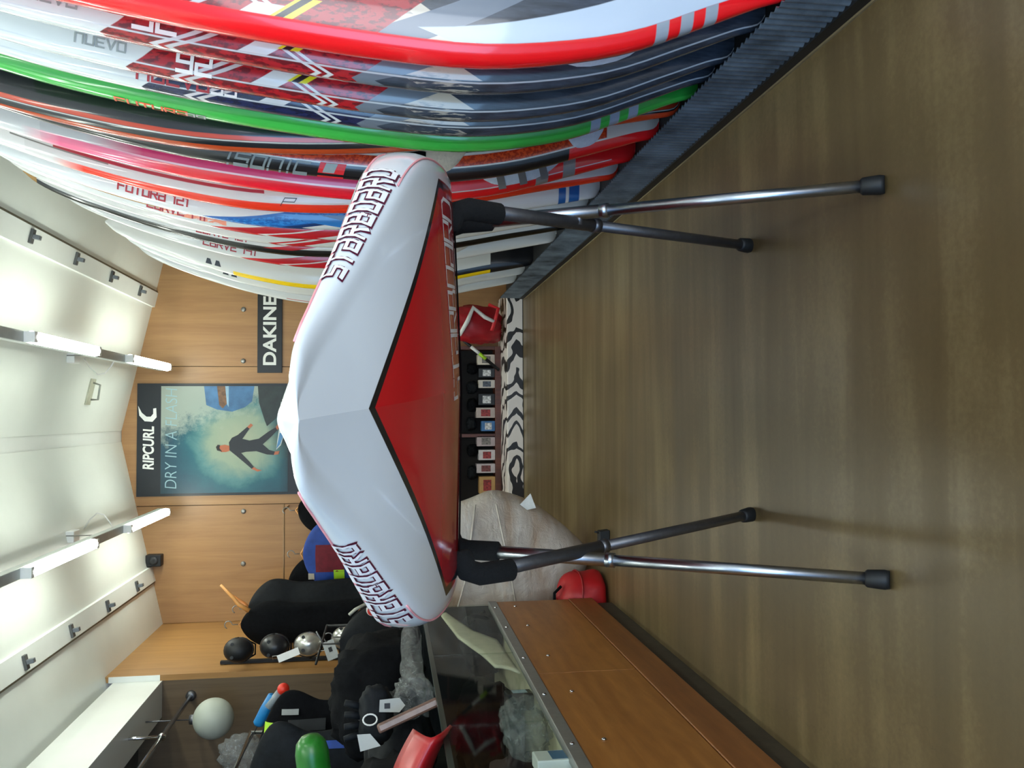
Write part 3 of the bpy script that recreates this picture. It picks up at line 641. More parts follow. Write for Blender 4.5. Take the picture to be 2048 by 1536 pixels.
for p in ([(.09, -.23), (.105, -.21), (.135, -.24), (.12, -.26)], [(-.25, -.27), (-.265, -.25), (-.29, -.30), (-.28, -.34), (-.27, -.30)], [(.075, -.47), (.10, -.455), (.14, -.48), (.11, -.495)], [(-.115, -.45), (-.145, -.44), (-.14, -.48), (-.11, -.49)]): flat('surfer_hand', p, SKIN, -.0172, ps)
TXT = mat('e8e8e4', .5, var=.02, key='white_letters'); TXG = mat('8fb0b8', .5, var=.02, key='pale_letters')
def wt(parent, name, s, size, x, z, m, sx=1, shear=0, off=0, y=-.016): return fonttext(name, s, size, Matrix.Translation((x, y, z)) @ FACING, m, parent, sx, shear, .0006, off)
wt(ps, 'lettering', 'RIPCURL', .125, -.265, .58, TXT, .78, .12, .0035)
flat('wave_emblem', [(.275, .560), (.195, .556), (.155, .59), (.16, .655), (.21, .70), (.295, .71), (.235, .68), (.20, .64), (.20, .605), (.225, .585), (.27, .585)], TXT, -.016, ps)
wt(ps, 'headline', 'DRY IN A FLASH', .145, -.44, .385, TXG, .84, .12, -.002)
wt(ps, 'product_name', 'FLASH', .10, -.31, -.72, TXT, .9, .15, .002)
dk = thing('brand_sign', 'black rectangular sign with white DAKINE lettering on the plywood wall', 'sign', (.72, YB-.02, 2.19))
box('sign_panel', (-.335, -.012, -.107), (.40, 0, .107), mat('15171b', .4, key='sign_black'), dk, .002)
wt(dk, 'lettering', 'DAKINE', .155, -.275, -.052, TXT, 1.12, 0, .004, y=-.0128)
# ================================================================== LEFT SIDE, COUNTER AND GOODS
XC = -.955
ct = thing('display_counter', 'long plywood display counter with glass upper case and steel edge', 'counter', (-1.3, 2.4, 0))
CO = (-1.3, 2.4, 0); Y0, Y1 = .3, 4.45
def cpart(o): o.location = -Vector(CO); return o
cpart(box('toe_kick', (-1.65, Y0, 0), (XC-.02, Y1-.02, .11), mat('3d3527', .7, var=.2, key='toe_kick'), ct))
cpart(box('lower_rail', (-1.68, Y0, .10), (XC+.004, Y1, .225), wood('counter_rail', '6c3f1b', '8a5527', rot=(0, PI/2, 0), scale=(2, 1.2, 14)), ct, .003))
for a, b in ((Y0, 1.72), (1.724, 3.2), (3.204, Y1)):
    cpart(box('front_panel', (XC-.02, a, .228), (XC, b, .60), PLYC, ct, .002))
cpart(box('carcass', (-1.68, Y0, .228), (XC-.021, Y1-.002, .60), mat('5b3d22', .7, key='carcass'), ct))
cpart(box('steel_edge', (XC-.03, Y0, .602), (XC+.004, Y1, .642), STEEL, ct, .002))
for y in (.7, 1.3, 1.9, 2.5, 2.95, 3.4, 3.9, 4.3):
    for x, z in ((XC+.004, .622), (XC, .52)):
        cpart(MB().lathe([(0, .006), (.006, .004), (.009, 0), (0, 0)], (x, y+(.03 if z < .6 else 0), z), 10, ax=0).obj('screw', CHROME, ct, True))
cpart(box('case_floor', (-1.66, Y0, .60), (XC-.03, Y1, .612), mat('cfc6aa', .5, var=.15, key='case_floor'), ct))
cpart(box('case_back', (-1.68, Y0, .602), (-1.66, Y1, .97), mat('2b2a27', .6, key='case_back'), ct))
for a, b in ((Y0, 1.5), (1.504, 2.75), (2.754, 3.55), (3.554, Y1)):
    cpart(box('glass_pane', (XC-.018, a, .64), (XC-.012, b, .972), GLASS, ct))
cpart(box('end_panel', (-1.66, Y1-.012, .602), (XC-.018, Y1, .972), mat('1d1c1a', .6, key='end_panel'), ct))
cpart(box('glass_top', (-1.68, Y0, .972), (XC-.01, Y1, .982), GLASS, ct))
cpart(box('top_edge', (XC-.022, Y0, .968), (XC-.008, Y1, .985), mat('23302c', .3, key='glass_edge'), ct))
def lump(name, label, cat, c, size, m, seed=0, amp=.14, rz=0, p=2.6, group=None, parent=None, fr=3.0, tilt=0):
    def f(u, v):
        a = 2*PI*u; b = PI*(v-.5); cx = math.copysign(abs(math.cos(a))**(2/p), math.cos(a)); sy = math.copysign(abs(math.sin(a))**(2/p), math.sin(a))
        cb = abs(math.cos(b))**(2/p); sb = math.copysign(abs(math.sin(b))**(2/p), math.sin(b))
        d = Vector((cx*cb, sy*cb, sb)); k = 1+amp*nz(d.x*fr+seed, d.y*fr+seed*1.7, d.z*fr)+amp*.4*nz(d.x*9+seed, d.y*9, d.z*9)
        return Vector((d.x*size[0]/2*k, d.y*size[1]/2*k, d.z*size[2]/2*k))
    mb = MB().grid(f, 36, 20, closeu=True); o = mb.obj(name, m, parent, True)
    o.location = c; o.rotation_euler = (tilt, 0, rz)
    if label: tag(o, label, cat, group)
    return o
# goods inside the case
cg = 'goods inside the glass case'
lump('folded_glove', 'dark neoprene glove heap inside the glass case near its far end', 'glove', (-1.10, 4.22, .70), (.26, .36, .19), DARKNEO, 1, .22, group=cg)
lump('folded_glove', 'black glove bundle inside the glass case beside a clear bag', 'glove', (-1.33, 3.60, .735), (.40, .66, .25), BLACKCLOTH, 2, .25, group=cg)
lump('bagged_goods', 'crumpled clear bag lying in the glass case', 'bag', (-1.06, 2.95, .69), (.14, .34, .15), CELLO, 5, .3, group=cg)
lump('folded_glove', 'dark red and black neoprene bundle inside the glass case', 'glove', (-1.30, 2.78, .735), (.34, .46, .25), mat('2a1216', .8, var=.5, scale=14, bump=.3, key='dark_red_neo'), 4, .25, group=cg)
lump('folded_glove', 'black neoprene bundle filling the near end of the glass case', 'glove', (-1.18, 2.22, .735), (.34, .5, .24), DARKNEO, 8, .22, group=cg)
t = thing('goods_box', 'small dark box with a pale blue label inside the glass case', 'box', (-1.07, 3.27, .612), .15)
box('carton', (-.03, -.05, 0), (.03, .05, .10), BLACK, t, .004); box('label', (.0302, -.03, .02), (.031, .035, .075), mat('9db4c2', .4, key='pale_label'), t)
t = thing('goods_box', 'white and blue carton leaning in the near end of the glass case', 'box', (-1.0, 2.5, .612), .1)
box('carton', (-.02, -.05, 0), (.02, .05, .12), WHITEPL, t, .004); box('label', (.0202, -.04, .02), (.021, .04, .075), mat('3c6f9a', .4, key='blue_label'), t)
ca = [(-1.0, 4.35, .885), (-1.0, 3.92, .838), (-1.0, 3.63, .762), (-1.0, 3.45, .73)]; cb = [(-1.0, 4.42, .86), (-1.0, 4.03, .76), (-1.0, 3.86, .672), (-1.0, 3.35, .645)]
def cband(u, v):
    k = min(2.999, u*3); i = int(k); f = k-i
    a = Vector(ca[i]).lerp(Vector(ca[i+1]), f); b = Vector(cb[i]).lerp(Vector(cb[i+1]), f); return a.lerp(b, v)+Vector((.006*math.sin(PI*v), 0, 0))
o = MB().grid(cband, 24, 6).obj('curved_pad', mat('cfc8ae', .6, key='cream_pad'), None, True); o.modifiers.new('s', 'SOLIDIFY').thickness = .008
tag(o, 'cream curved strip leaning inside the case front glass', 'strip')
# bags piled on the counter top
cgx = 'bags on the counter top'
lump('gear_bag', 'big black gear bag on the counter beside the white board', 'bag', (-1.28, 4.10, 1.19), (.54, .48, .42), BLACKCLOTH, 11, .16, group=cgx)
lump('gear_bag', 'black padded bag with white lettering lying on the counter top', 'bag', (-1.34, 3.45, 1.10), (.50, .52, .26), DARKNEO, 12, .18, group=cgx)
lump('gear_bag', 'black bag at the near end of the counter beneath the green cylinder', 'bag', (-1.33, 2.74, 1.13), (.50, .6, .32), BLACKCLOTH, 13, .2, group=cgx)
lump('clear_bag', 'crumpled clear plastic bag standing on the glass counter edge', 'bag', (-1.06, 3.35, 1.05), (.14, .22, .14), CELLO, 21, .35, p=2.2)
tag(MB().grid(lambda u, v: Vector((-1.0-.10*v+.055*math.cos(2*PI*u)*(1+.3*nz(u*5, v*4, 1)), 3.78+.5*(1-v)-.25, 1.045+.045*math.sin(2*PI*u)*(1+.3*nz(u*5, v*4, 7)))), 18, 14, closeu=True).obj('clear_sleeve', CELLO, None, True), 'long clear cellophane sleeve lying along the counter top', 'sleeve')
t = thing('hang_tag', 'white swing tag hanging beside the crumpled clear bag', 'tag', (-1.012, 3.1, 1.129), .2)
MB().prism([(-.018, 0, .05), (.022, 0, .048), (.026, 0, -.02), (.0, 0, -.04), (-.022, 0, -.02)], (0, -.002, 0)).obj('card', mat('a3a39e', .5, var=.05, key='tag_card'), t); box('print', (-.008, -.003, .012), (.010, -.0022, .032), BLACK, t)
t = thing('hang_tag', 'pointed white paper tag on the bag below the green cylinder', 'tag', (-1.056, 2.9, 1.222), .3)
MB().prism([(-.03, 0, .015), (.022, 0, .026), (.022, 0, -.016), (-.016, 0, -.05)], (0, -.002, 0)).obj('card', mat('a3a39e', .5, var=.05, key='tag_card'), t)
t = thing('packaged_strap', 'flat brown strip pack in clear wrapping lying across the counter bag', 'pack', (-1.02, 3.02, 1.08), .3)
MB().box((-.11, -.02, -.016), (.11, .02, .016), mtx=Matrix.Rotation(1.2, 4, 'Y')).obj('sleeve', mat('6b5147', .25, var=.3, key='brown_pack'), t, bevel=.008)
t = thing('glove', 'black glove with white skull-like emblem resting on the counter bag', 'glove', (-1.06, 3.16, 1.19), .4)
lump('palm', None, None, (0, 0, 0), (.20, .12, .12), DARKNEO, 31, .12, parent=t)
MB().tube([(-.02+.018*math.cos(a), -.068, .02+.024*math.sin(a)) for a in [2*PI*k/16 for k in range(17)]], .003, 6).obj('emblem', WHITEPL, t)
for k in range(4): MB().tube([(-.06+k*.03, 0, .05), (-.075+k*.04, -.01, .11)], [.014, .011], 10).obj('finger', DARKNEO, t, True)
# red and black padded shell at the frame edge
t = thing('padded_shell', 'red and black padded shell with white stripe at the near end of the counter', 'padding', (-1.03, 2.62, 1.0), .1)
MB().grid(lambda u, v: Vector((lerp(-.3, .09, u)+.0*v, .05-.12*math.sin(PI*v), lerp(-.02, .10, v)+.05*(1-u)-.12*(u-.5)**2+.03*math.sin(3*u))), 20, 10).obj('shell', mat('a3161c', .35, var=.08, key='red_shell'), t, True).modifiers.new('s', 'SOLIDIFY').thickness = .01
MB().grid(lambda u, v: Vector((lerp(-.26, -.02, u), .025-.12*math.sin(PI*lerp(.3, .55, v)), lerp(.03, .06, v)+.05*(1-u*.6)-.03*(u-.5)**2)), 12, 4).obj('inset', BLACK, t, True)
tag(MB().lathe([(0, 0), (.04, .004), (.055, .02), (.055, .31), (.048, .345), (.03, .365), (0, .37)], (0, 0, 0), 24).obj('green_cylinder', mat('1f6a1e', .3, var=.25, scale=9, key='green_pvc'), None, True), 'glossy green rounded cylinder lying on the black bags', 'cylinder').location = (-1.42, 2.98, 1.36)
bpy.data.objects['green_cylinder'].rotation_euler = (0, PI/2-.12, 0)

# hanging garments
def garment(label, cat, loc, w, h, d, m, rz=0, group=None, hook=True, arm=None, panels=(), seed=0, name='hanging_vest', hookc=None):
    t = thing(name, label, cat, loc, rz, group)
    def prof(v): return w*interp([(0, .10), (.015, .19), (.05, .31), (.10, .42), (.16, .49), (.24, .50), (.4, .44), (.75, .47), (1, .50)], v)
    def f(u, v):
        a = 2*PI*u; x = prof(v)*math.copysign(abs(math.cos(a))**.75, math.cos(a))
        fold = .12*math.sin(6*a+seed+v*2)*v+.25*nz(u*7+seed, v*4, seed)
        y = d/2*math.sin(a)*(.6+.4*min(1, v*4))*(1+fold); return Vector((x, y, -h*v-.02*abs(x)/w))
    o = MB().grid((lambda u, v: f(u, v**1.7)), 44, 34, closeu=True).obj('garment_body', m, t, True)
    for i, (u0, u1, v0, v1, pm) in enumerate(panels):
        def g(a, b):
            x = lerp(u0, u1, a)*w; v = lerp(v0, v1, b); q = min(.99, abs(x)/prof(v))
            aa = math.acos(q**(1/.75)); y = -d/2*math.sin(aa)*(.6+.4*min(1, v*4))*1.16-.008
            return Vector((x, y, -h*v-.02*abs(x)/w))
        MB().grid(g, 8, 6).obj('panel', pm, t, True)
    if hook:
        am = arm or mat('c98a4a', .4, var=.15, key='hanger_wood')
        MB().tube([(-w*.36, 0, -.10), (-w*.2, 0, -.035), (0, 0, .02), (w*.2, 0, -.035), (w*.36, 0, -.10)], [.006, .007, .008, .007, .006], 8).obj('hanger_arm', am, t, True)
        MB().tube([(0, 0, .02), (0, 0, .07)]+[(.028*math.sin(k*.55), 0, .10-.028*math.cos(k*.55)) for k in range(1, 9)], .004, 8).obj('hanger_hook', hookc or STEEL, t, True)
    return t
LIME = mat('a6d62c', .5, var=.05, key='lime'); BLU = mat('1c3f8c', .7, var=.2, key='blue_cloth'); BURG = mat('6b1424', .8, var=.25, key='burgundy_cloth'); PUR = mat('6a2a80', .6, key='purple_trim')
hg = 'garments on the wall rail'
rl = thing('garment_rail', 'slim brown garment rail carrying the hung vests at the plywood corner', 'rail', (-1.25, 7.62, 2.02))
RLM = mat('8a6a48', .5, key='brown_rail')
MB().tube([(-.5, 0, 0), (.50, 0, 0)], .007, 10).obj('bar', RLM, rl, True)
for x in (-.4, .45): MB().tube([(x, 0, 0), (x, .36, .0)], .007, 8).obj('wall_arm', RLM, rl, True)
garment('black vest with a pale tag hung nearest the surf poster', 'vest', (-.80, 7.60, 1.90), .40, .80, .12, BLACKCLOTH, .5, hg, seed=1)
garment('blue and burgundy vest with a lime tag on the wall rail', 'vest', (-1.14, 7.42, 1.84), .50, .72, .11, BLU, .1, hg, seed=2, panels=((-.30, .14, .14, .46, BURG), (-.1, .34, .46, .8, BURG), (-.44, -.27, .34, .46, LIME), (-.42, -.32, .05, .12, mat('a9a294', .6, key='pale_tag'))))
garment('black vest hanging between the blue vest and the plywood corner', 'vest', (-1.42, 7.63, 1.98), .46, .95, .13, BLACKCLOTH, -.1, hg, seed=3, panels=())
t = garment('black vest with purple trim on an orange hanger', 'vest', (-1.53, 7.2, 2.24), .46, .95, .14, DARKNEO, .35, hg, seed=4, panels=((-.12, .05, .14, .30, PUR),), arm=mat('dd9650', .35, var=.1, key='orange_hanger'))
MB().tube([(-.02, -.02, .0), (.03, -.03, .03), (.10, -.03, .13), (.16, -.03, .20)], [.022, .018, .012, .006], 10).obj('hanger_fin', mat('d98b4e', .35, var=.1, key='orange_hanger2'), t, True)
t = garment('black padded vest with silver trims nearest the helmets', 'vest', (-1.60, 6.98, 2.26), .34, 1.0, .16, BLACKCLOTH, .2, hg, seed=5)
MB().tube([(.10, -.05, -.06), (.15, -.06, .02), (.20, -.06, .06), (.30, -.05, .16)], [.018, .016, .013, .010], 10).obj('wood_peg', mat('d99a55', .35, var=.1, key='orange_peg'), t, True)
rr = thing('helmet_rack', 'black wall rack with pegs on the plywood return', 'rack', (XL+.01, 6.62, 1.35))
MB().box((-.005, -.02, 0), (.015, .02, 1.0)).obj('upright', BLACK, rr)
for i, z in enumerate((.14, .36, .58, .82)): MB().tube([(0, 0, z), (.11, -.12, z+.01)], .009, 8).obj('peg', BLACK, rr, True)
SILV = mat('c9c9c4', .22, .7, var=.25, scale=12, key='silver_shell')
def helmet(label, c, m, rz, SZ=.85):
    t = thing('helmet', label, 'helmet', c, rz, 'helmets on the wall rack')
    def f(u, v):
        a = 2*PI*u; b = lerp(-.35, PI/2, v); return Vector((SZ*.098*math.cos(a)*math.cos(b), SZ*.118*math.sin(a)*math.cos(b), SZ*.105*math.sin(b)))
    o = MB().grid(f, 28, 14, closeu=True).obj('shell', m, t, True); o.rotation_euler = (math.radians(75), 0, 0)
    MB().tube([(SZ*.097*math.cos(a), SZ*.035, SZ*.116*math.sin(a)) for a in [2*PI*k/24 for k in range(25)]], .008, 8).obj('rim', BLACK, t, True)
    MB().tube([(-.07, .03, -.05), (-.035, .06, -.11), (.035, .06, -.11), (.07, .03, -.05)], .006, 6).obj('chin_strap', BLACKCLOTH, t, True)
    for k in (-1, 1): MB().lathe([(0, -.004), (.012, -.004), (.012, .004), (0, .004)], (k*.045, -SZ*.088, .03), 10, ax=1).obj('vent', BLACK, t)
helmet('topmost black helmet on the wall rack', (-1.66, 6.45, 2.20), BLACK, .2)
helmet('black helmet just below the topmost one on the wall rack', (-1.645, 6.45, 1.95), mat('1b1c20', .35, key='satin_black'), .1)
helmet('scribbled silver helmet under the two black ones on the wall rack', (-1.63, 6.42, 1.71), SILV, .3)
helmet('lowest silver helmet on the wall rack', (-1.60, 6.45, 1.45), mat('c2c3be', .22, .7, var=.3, scale=14, key='silver_shell2'), .5)
for (x, y, z, sx_, sz, lb) in ((-1.655, 6.25, 1.83, .05, .15, 'narrow white swing tag beside the upper silver helmet'), (-1.62, 6.2, 1.54, .13, .08, 'grey card tag with dark print hanging under the helmets')):
    t = thing('hang_tag', lb, 'tag', (x, y, z), .3)
    MB().box((-sx_/2, -.001, -sz/2), (sx_/2, .001, sz/2), mtx=Matrix.Rotation(-.35, 4, 'Y')).obj('card', WHITEPL if sz > .1 else mat('a9adad', .5, key='grey_card'), t)
    MB().tube([(0, 0, sz*.4), (.0, .10, sz*.4+.06), (-.02, .22, sz*.4+.07)], .0015, 5).obj('cord', WHITEPL, t)
    if sz < .1: MB().box((-.012, -.003, -.012), (.02, -.0015, .012), mtx=Matrix.Rotation(-.35, 4, 'Y')).obj('print', BLACK, t)
# counter-side black mass below the rail: wetsuits standing behind the counter
wg = 'wetsuits behind the counter'
sr = thing('wetsuit_rail', 'low black rail on a post behind the counter end carrying two wetsuits', 'rail', (-1.38, 5.2, 0))
MB().tube([(0, -.2, 1.545), (0, .7, 1.545)], .007, 10).obj('bar', BLACK, sr, True)
MB().tube([(0, .68, 0), (0, .68, 1.545)], .009, 10).obj('post', BLACK, sr, True)
GST = mat('a9a89c', .6, key='grey_strap')
wa = garment('black wetsuit hanging behind the red-badged one at the counter end', 'wetsuit', (-1.40, 5.66, 1.42), .46, 1.25, .14, BLACKCLOTH, .1, wg, seed=8, name='wetsuit', panels=((-.02, .02, .08, .6, mat('25282c', .6, key='zip_strip')),))
wc = garment('black wetsuit with round red badge and pale strap at the counter end', 'wetsuit', (-1.36, 5.34, 1.43), .46, 1.25, .16, DARKNEO, .15, wg, seed=9, name='wetsuit', panels=((-.36, -.28, .14, .2, WHITEPL),), hook=False)
MB().tube([(.08, -.06, 1.545-1.41), (.0, 0, .1), (0, 0, .0)], .005, 8).obj('hanger_hook', STEEL, wc, True)
MB().lathe([(0, 0), (.036, 0), (.036, -.004), (0, -.005)], (.195, -.085, -.19), 18, ax=1).obj('badge_rim', WHITEPL, wc, True)
MB().lathe([(0, 0), (.029, 0), (.029, -.003), (0, -.004)], (.19, -.0895, -.19), 18, ax=1).obj('badge', mat('c8322c', .5, key='red_badge'), wc, True)
MB().tube([(.17, -.08, -.055), (.20, -.088, -.09), (.235, -.07, -.165)], .010, 8).obj('shoulder_strap', GST, wc, True)
for k in range(5): MB().tube([(-.12+.01*k, -.075, -.25-.05*k), (-.02, -.09, -.27-.05*k), (.08, -.085, -.25-.05*k)], .006, 6).obj('knit_ridge', mat('1f2226', .7, key='knit'), wc, True)
s2 = thing('vest_rail', 'chrome rail on posts beside the alcove carrying three vests', 'rail', (-1.87, 4.4, 0))
MB().tube([(0, -.9, 1.95), (0, 1.0, 1.95)], .012, 10).obj('bar', CHROME, s2, True)
for y in (-.88, .98): MB().tube([(0, y, 0), (0, y, 1.95)], .012, 10).obj('post', CHROME, s2, True)
garment('black vest with lime shoulder tag and white straps beside the alcove', 'vest', (-1.87, 4.62, 1.825), .92, .85, .14, BLACKCLOTH, .05, wg, seed=10, panels=((.27, .345, .06, .12, LIME), (.385, .415, .16, .26, mat('8f9292', .5, key='pale_strap')), (.30, .36, .2, .42, mat('1a1e22', .7, key='slate')), (.22, .26, .2, .6, mat('2c3238', .6, key='seam_strip'))))
garment('black vest trimmed with a long blue band behind the counter bags', 'vest', (-1.87, 4.25, 1.82), .86, .75, .12, DARKNEO, .05, wg, seed=11, panels=((.36, .40, .4, .85, BLU),))
garment('blue and white panelled vest at the near end of the vest rail', 'vest', (-1.87, 3.9, 1.825), .62, .8, .13, BLACKCLOTH, .0, wg, seed=12, panels=((.10, .36, .14, .24, WHITEPL), (.22, .40, .24, .31, mat('2440b4', .5, key='royal_blue'))))
bt_ = thing('float_tube', 'blue tube with a red ball at its end above the lime-tagged vest', 'tube', (-1.50, 4.85, 1.76))
MB().tube([(.005, 0, -.008), (.0, 0, -.004), (-.07, 0, .035), (-.14, 0, .072), (-.15, 0, .076)], [.02, .03, .032, .03, .02], 14).obj('blue_sleeve', mat('1a78b4', .4, key='blue_tube'), bt_, True)
MB().tube([(-.14, 0, .07), (-.37, 0, .19)], .003, 6).obj('cord', BLACK, bt_)
MB().tube([(.03, -.02, -.045), (-.05, -.02, .02)], .022, 12).obj('grey_sleeve', mat('8a9296', .5, key='grey_sleeve'), bt_, True)
MB().lathe([(.032*math.sin(PI*k/12), -.032*math.cos(PI*k/12)) for k in range(13)], (.045, -.03, -.06), 18).obj('red_ball', mat('d8301c', .4, key='red_knob'), bt_, True)
# alcove fittings
ar = thing('alcove_rail', 'chrome clothes rail running under the white header', 'rail', (-1.95, 5.2, 2.51))
MB().tube([(0, -3.0, 0), (0, 1.2, 0)], .016, 12).obj('bar', CHROME, ar, True)
MB().lathe([(0, 0), (.035, 0), (.035, -.02), (.02, -.03), (0, -.03)], (0, 1.22, 0), 16, ax=1).obj('end_flange', ALUD, ar, True)
for y in (.42, -.35):
    MB().tube([(0, y, .0), (0, y, .35)], .010, 10).obj('ceiling_rod', CHROME, ar, True)
    MB().tube([(0, y-.012, 0), (0, y+.012, 0)], .024, 14).obj('clamp_ring', CHROME, ar, True)
MB().tube([(0, -.42, 0), (0, -.42, -.42)], .010, 10).obj('drop_rod', CHROME, ar, True)
lg = thing('globe_lamp', 'unlit pale grey globe hanging in front of the dim alcove board', 'lamp', (-1.98, 6.0, 2.28))
MB().lathe([(.13*math.sin(PI*k/20), -.13*math.cos(PI*k/20)) for k in range(21)], (0, 0, 0), 32).obj('globe', mat('aeb3a6', .5, var=.02, key='opal_globe'), lg, True)
MB().tube([(0, 0, .12), (0, 0, .58)], .004, 8).obj('cord', ALUD, lg, True); MB().lathe([(0, .11), (.035, .11), (.03, .15), (0, .15)], (0, 0, 0), 16).obj('cap', ALUD, lg, True)
lump('hanging_bag', 'crumpled clear plastic bag hanging from the alcove rail below the globe', 'bag', (-2.03, 5.5, 2.02), (.22, .22, .26), CELLO, 41, .25, p=2.0)

# ================================================================== WRAPPED BOARD, RED BAG
def wrap_mat():
    t = NT('milky_bubble_wrap'); v = t.coord('Object', (1.2, 1.2, 5), rot=(0, .7, 0)); f = t.noise(v, 1.4, 4, .5, .4); g = t.noise(t.coord(), 14, 6, .7, 1.2)
    col = t.ramp(f, [(.3, lin('ab9178')), (.45, lin('bfb2a4')), (.6, lin('cfc7bd')), (.75, lin('c7a585'))])
    t.bump(t.math('ADD', t.math('MULTIPLY', f, .8), t.math('MULTIPLY', g, .4)), .55, .05)
    return t.fin(col, .3, spec=.5, coat=.3)
WR = wrap_mat()
wp = thing('wrapped_board', 'board end bundled in milky plastic wrap leaning by the counter end', 'package', (-.80, 4.93, 0))
outl = [(.32, .72), (.37, .56), (.32, .38), (.24, .24), (.13, .11), (.0, .0), (-.13, .04), (-.27, .16), (-.34, .38), (-.33, .62), (-.29, .82), (-.24, 1.06), (.0, 1.2), (.22, 1.05)]
def wrapf(u, v):
    n = len(outl); k = u*n; i = int(k) % n; fr_ = k-int(k)
    P = [Vector((outl[(i+j) % n][0], outl[(i+j) % n][1])) for j in (-1, 0, 1, 2)]
    t2, t3 = fr_*fr_, fr_**3
    q = .5*((2*P[1])+(P[2]-P[0])*fr_+(2*P[0]-5*P[1]+4*P[2]-P[3])*t2+(3*P[1]-P[0]-3*P[2]+P[3])*t3)
    c = Vector((.02, .55)); b = math.sin(PI*v)**.35 if 0 < v < 1 else 0
    q = c+(q-c)*b*(1+.03*nz(u*9, v*5, 3)); y = lerp(-.16, .16, .5-.5*math.cos(PI*v))*(1+.2*nz(u*6, v*3, 8))
    return Vector((q.x, y-.10*(q.y-.5), max(.004, q.y)))
MB().grid(wrapf, 84, 22, closeu=True).obj('wrapping', WR, wp, True)
for z, s_ in ((.42, .2), (.78, -.15)):
    pts = []
    for k in range(41):
        u = k/40; p = wrapf(u, .5);
    MB().tube([(-.33, -.19, z+.02), (-.1, -.205, z+s_*.3), (.1, -.20, z+s_*.5), (.31, -.17, z+s_*.7)], .006, 6).obj('tape_strip', mat('c2b9ae', .3, key='tape'), wp, True)
MB().prism([(.30, -.12, .42), (.36, -.12, .36), (.28, -.12, .33), (.27, -.12, .38)], (0, .01, 0)).obj('loose_flap', mat('dfe2df', .4, key='flap'), wp)
rb = thing('dry_bag', 'bright red round bag on the floor at the counter end', 'bag', (-.97, 4.592, 0))
def rbf(u, v):
    a = 2*PI*u; r = .135*(1+.08*nz(math.cos(a)*2, math.sin(a)*2, v*3)); pr = interp([(0, .0), (.04, .7), (.12, .95), (.4, 1.0), (.7, .92), (.88, .7), (.96, .4), (1, .0)], v)
    return Vector((r*pr*math.cos(a), r*pr*math.sin(a), .25*v+.012*math.sin(3*a)*v))
MB().grid(rbf, 32, 20, closeu=True).obj('bag_body', mat('a80f16', .5, var=.15, scale=6, bump=.1, key='red_pvc'), rb, True)
MB().tube([(.137*math.cos(a), .137*math.sin(a), .15+.01*math.sin(2*a)) for a in [2*PI*k/24 for k in range(25)]], .005, 6).obj('seam', mat('8c0f14', .5, key='dark_red'), rb, True)
MB().tube([(-.06, -.03, .24), (-.03, -.05, .28), (.03, -.05, .28), (.06, -.03, .24)], .008, 8).obj('carry_loop', BLACKCLOTH, rb, True)
bk_ = thing('black_wedge', 'small black rubber block on the floor by the wrapped board', 'block', (-.64, 4.45, 0))
MB().prism([(-.035, 0, 0), (.035, 0, 0), (.03, 0, .055), (-.03, 0, .055)], (0, .06, 0)).obj('block', RUBBER, bk_, bevel=.004)
MB().tube([(.02, .03, .05), (.025, .03, .075)], .006, 8).obj('peg', RUBBER, bk_, True)

# ================================================================== BACK SHELF AND ZEBRA PLINTH
def zebra():
    t = NT('zebra_print'); c = t.n('ShaderNodeTexCoord'); sp = t.n('ShaderNodeSeparateXYZ'); t.l(c.outputs['Object'], sp.inputs[0])
    n = t.noise(c.outputs['Object'], 2.2, 3, .5); n2 = t.noise(c.outputs['Object'], 6, 2)
    ph = t.math('ADD', t.math('MULTIPLY', sp.outputs[0], 30), t.math('ADD', t.math('MULTIPLY', t.math('ABSOLUTE', t.math('SUBTRACT', sp.outputs[2], .06)), 48), t.math('ADD', t.math('MULTIPLY', n, 34), t.math('MULTIPLY', sp.outputs[1], 22))))
    w = t.math('SINE', ph); f = t.math('MULTIPLY_ADD', t.math('SUBTRACT', t.math('ADD', w, t.math('MULTIPLY', n2, .6)), .72), 12, .5, True)
    return t.fin(t.mix(f, lin('e8e0dc'), lin('16120f')), .35)
ZEB = zebra()
zp = thing('zebra_plinth', 'low plinth covered in black and white zebra print along the end wall', 'plinth', (.2, 7.6, 0))
MB().box((-1.3, -.25, 0), (.86, .36, .138)).obj('plinth_box', ZEB, zp, bevel=.006)
MB().box((-1.3, -.256, 0), (.86, -.246, .005)).obj('foot_strip', BLACK, zp)
sh = thing('low_shelf', 'dark red-brown wooden shelf with goods behind the zebra plinth', 'shelf', (0, 7.8, .138))
box('bottom_board', (-.95, -.02, .0), (.62, .17, .052), DARKWOOD, sh, .002)
box('middle_board', (-.95, .0, .47), (.62, .17, .50), DARKWOOD, sh, .002)
for x in (-.95, -.2, .59): box('upright', (x, .0, .05), (x+.03, .17, .95), DARKWOOD, sh)
box('top_board', (-.95, .0, .93), (.62, .17, .95), DARKWOOD, sh)
box('back_panel', (-.95, .165, .05), (.62, .175, .95), mat('16110e', .8, key='shelf_back'), sh)
sg = 'boxes on the low shelf'
bxs = [(.50, .10, 'e0d4c4', 'cream label box beside the diagonal black pole'), (.38, .09, '2a2c30', 'black carton with white print next to the cream label box'), (.28, .08, 'cfc6bd', 'pale carton between two black goods'), (.14, .11, '1b1d20', 'black shoe box in the middle of the low shelf'), (.02, .10, 'b9a9a2', 'pinkish white carton with red print'), (-.10, .10, '3c6fa4', 'blue carton with white label'), (-.235, .10, 'b8a6a8', 'pale carton with red lettering left of the blue carton'), (-.36, .10, 'd0c8ca', 'white carton with grey print beside the wooden box'), (-.48, .09, 'c6bcc0', 'white carton with red mark at the wooden box'), (-.63, .16, 'b8925a', 'wooden light box with dark figures near the wrapped board')]
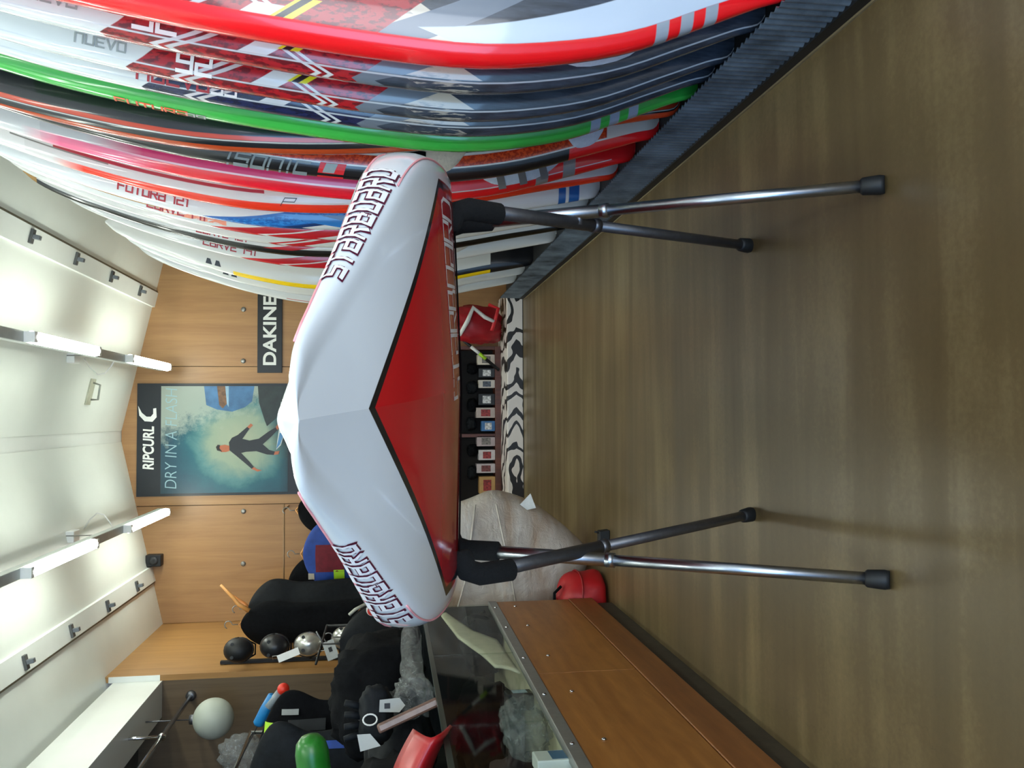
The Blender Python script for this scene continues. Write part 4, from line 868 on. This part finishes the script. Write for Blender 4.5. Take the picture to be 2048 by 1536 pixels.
for x, w, c, lb in bxs:
    hgt = .12+.05*hsh(x, 1, 2); t = thing('shelf_box', lb, 'box', (x, 7.86, .19), 0, sg)
    box('carton', (-w/2+.004, -.06, 0), (w/2-.004, .06, hgt), mat(c, .5, key='carton'), t, .003)
    box('label', (-w*.32, -.0615, hgt*.25), (w*.30, -.0605, hgt*.75), mat(random.choice(['d8d2cc', 'b9b2ac']) if c[0] in '123' else random.choice(['8c2c2c', '6d3a3a', '77706c', '4f5560']), .5, var=.8, scale=55, key='carton_label'), t)
for i, (x, z, w, h) in enumerate(((.42, .36, .10, .09), (.25, .36, .11, .10), (.09, .36, .12, .09), (-.08, .37, .12, .09), (-.32, .36, .11, .1), (-.52, .36, .12, .09))):
    lump('neoprene_boot', ['black neoprene boot stacked above the cartons beside the pole', 'black neoprene boot above the pale carton', 'black boot above the shoe box', 'dark boot above the blue carton', 'black boot above the white cartons', 'black boot above the wooden box'][i], 'boot', (x, 7.87, z+.03), (w, .11, h), DARKNEO if i % 2 else BLACKCLOTH, 50+i, .2, group='boots on the low shelf')
for i, x in enumerate((.45, .2, -.05, -.3, -.58)):
    garment(['dark leash bundle hung beside the red bag', 'black leash bundle at the second shelf bay', 'black leash bundle at the shelf middle', 'black leash bundle over the white cartons', 'black leash bundle at the wrapped board end'][i], 'leash', (x, 7.73, 1.0), .20, .36, .08, BLACKCLOTH, 0, 'leash bundles over the low shelf', hook=False, seed=60+i, name='leash_bundle')
rd = thing('red_gear_bag', 'red gear bag with white strap lying beside the last white board', 'bag', (.80, 7.55, .14), .2)
lump('bag_body', None, None, (0, .03, .24), (.34, .25, .46), mat('a31420', .45, var=.2, scale=8, key='red_bag_cloth'), 71, .15, parent=rd, tilt=.2)
MB().tube([(-.14, -.10, .40), (-.02, -.13, .33), (.10, -.13, .28), (.02, -.12, .18), (-.02, -.12, .10)], [.016, .02, .022, .018, .014], 10).obj('white_strap', WHITEPL, rd, True)
MB().tube([(-.1, -.11, .12), (.1, -.12, .06), (.14, -.1, .14)], .016, 10).obj('red_loop', mat('cf1f2a', .4, key='red_loop'), rd, True)
pl = thing('diagonal_pole', 'black pole with lime and white bands leaning across the low shelf', 'pole', (.5, 7.6, .14))
MB().tube([(-.10, .12, .02), (.34, .12, .55)], .014, 12).obj('shaft', BLACK, pl, True)
MB().tube([(.0, .12, .14), (.05, .12, .20)], .0155, 12).obj('lime_band', LIME, pl, True); MB().tube([(.05, .12, .20), (.11, .12, .274)], .0155, 12).obj('white_band', WHITEPL, pl, True)
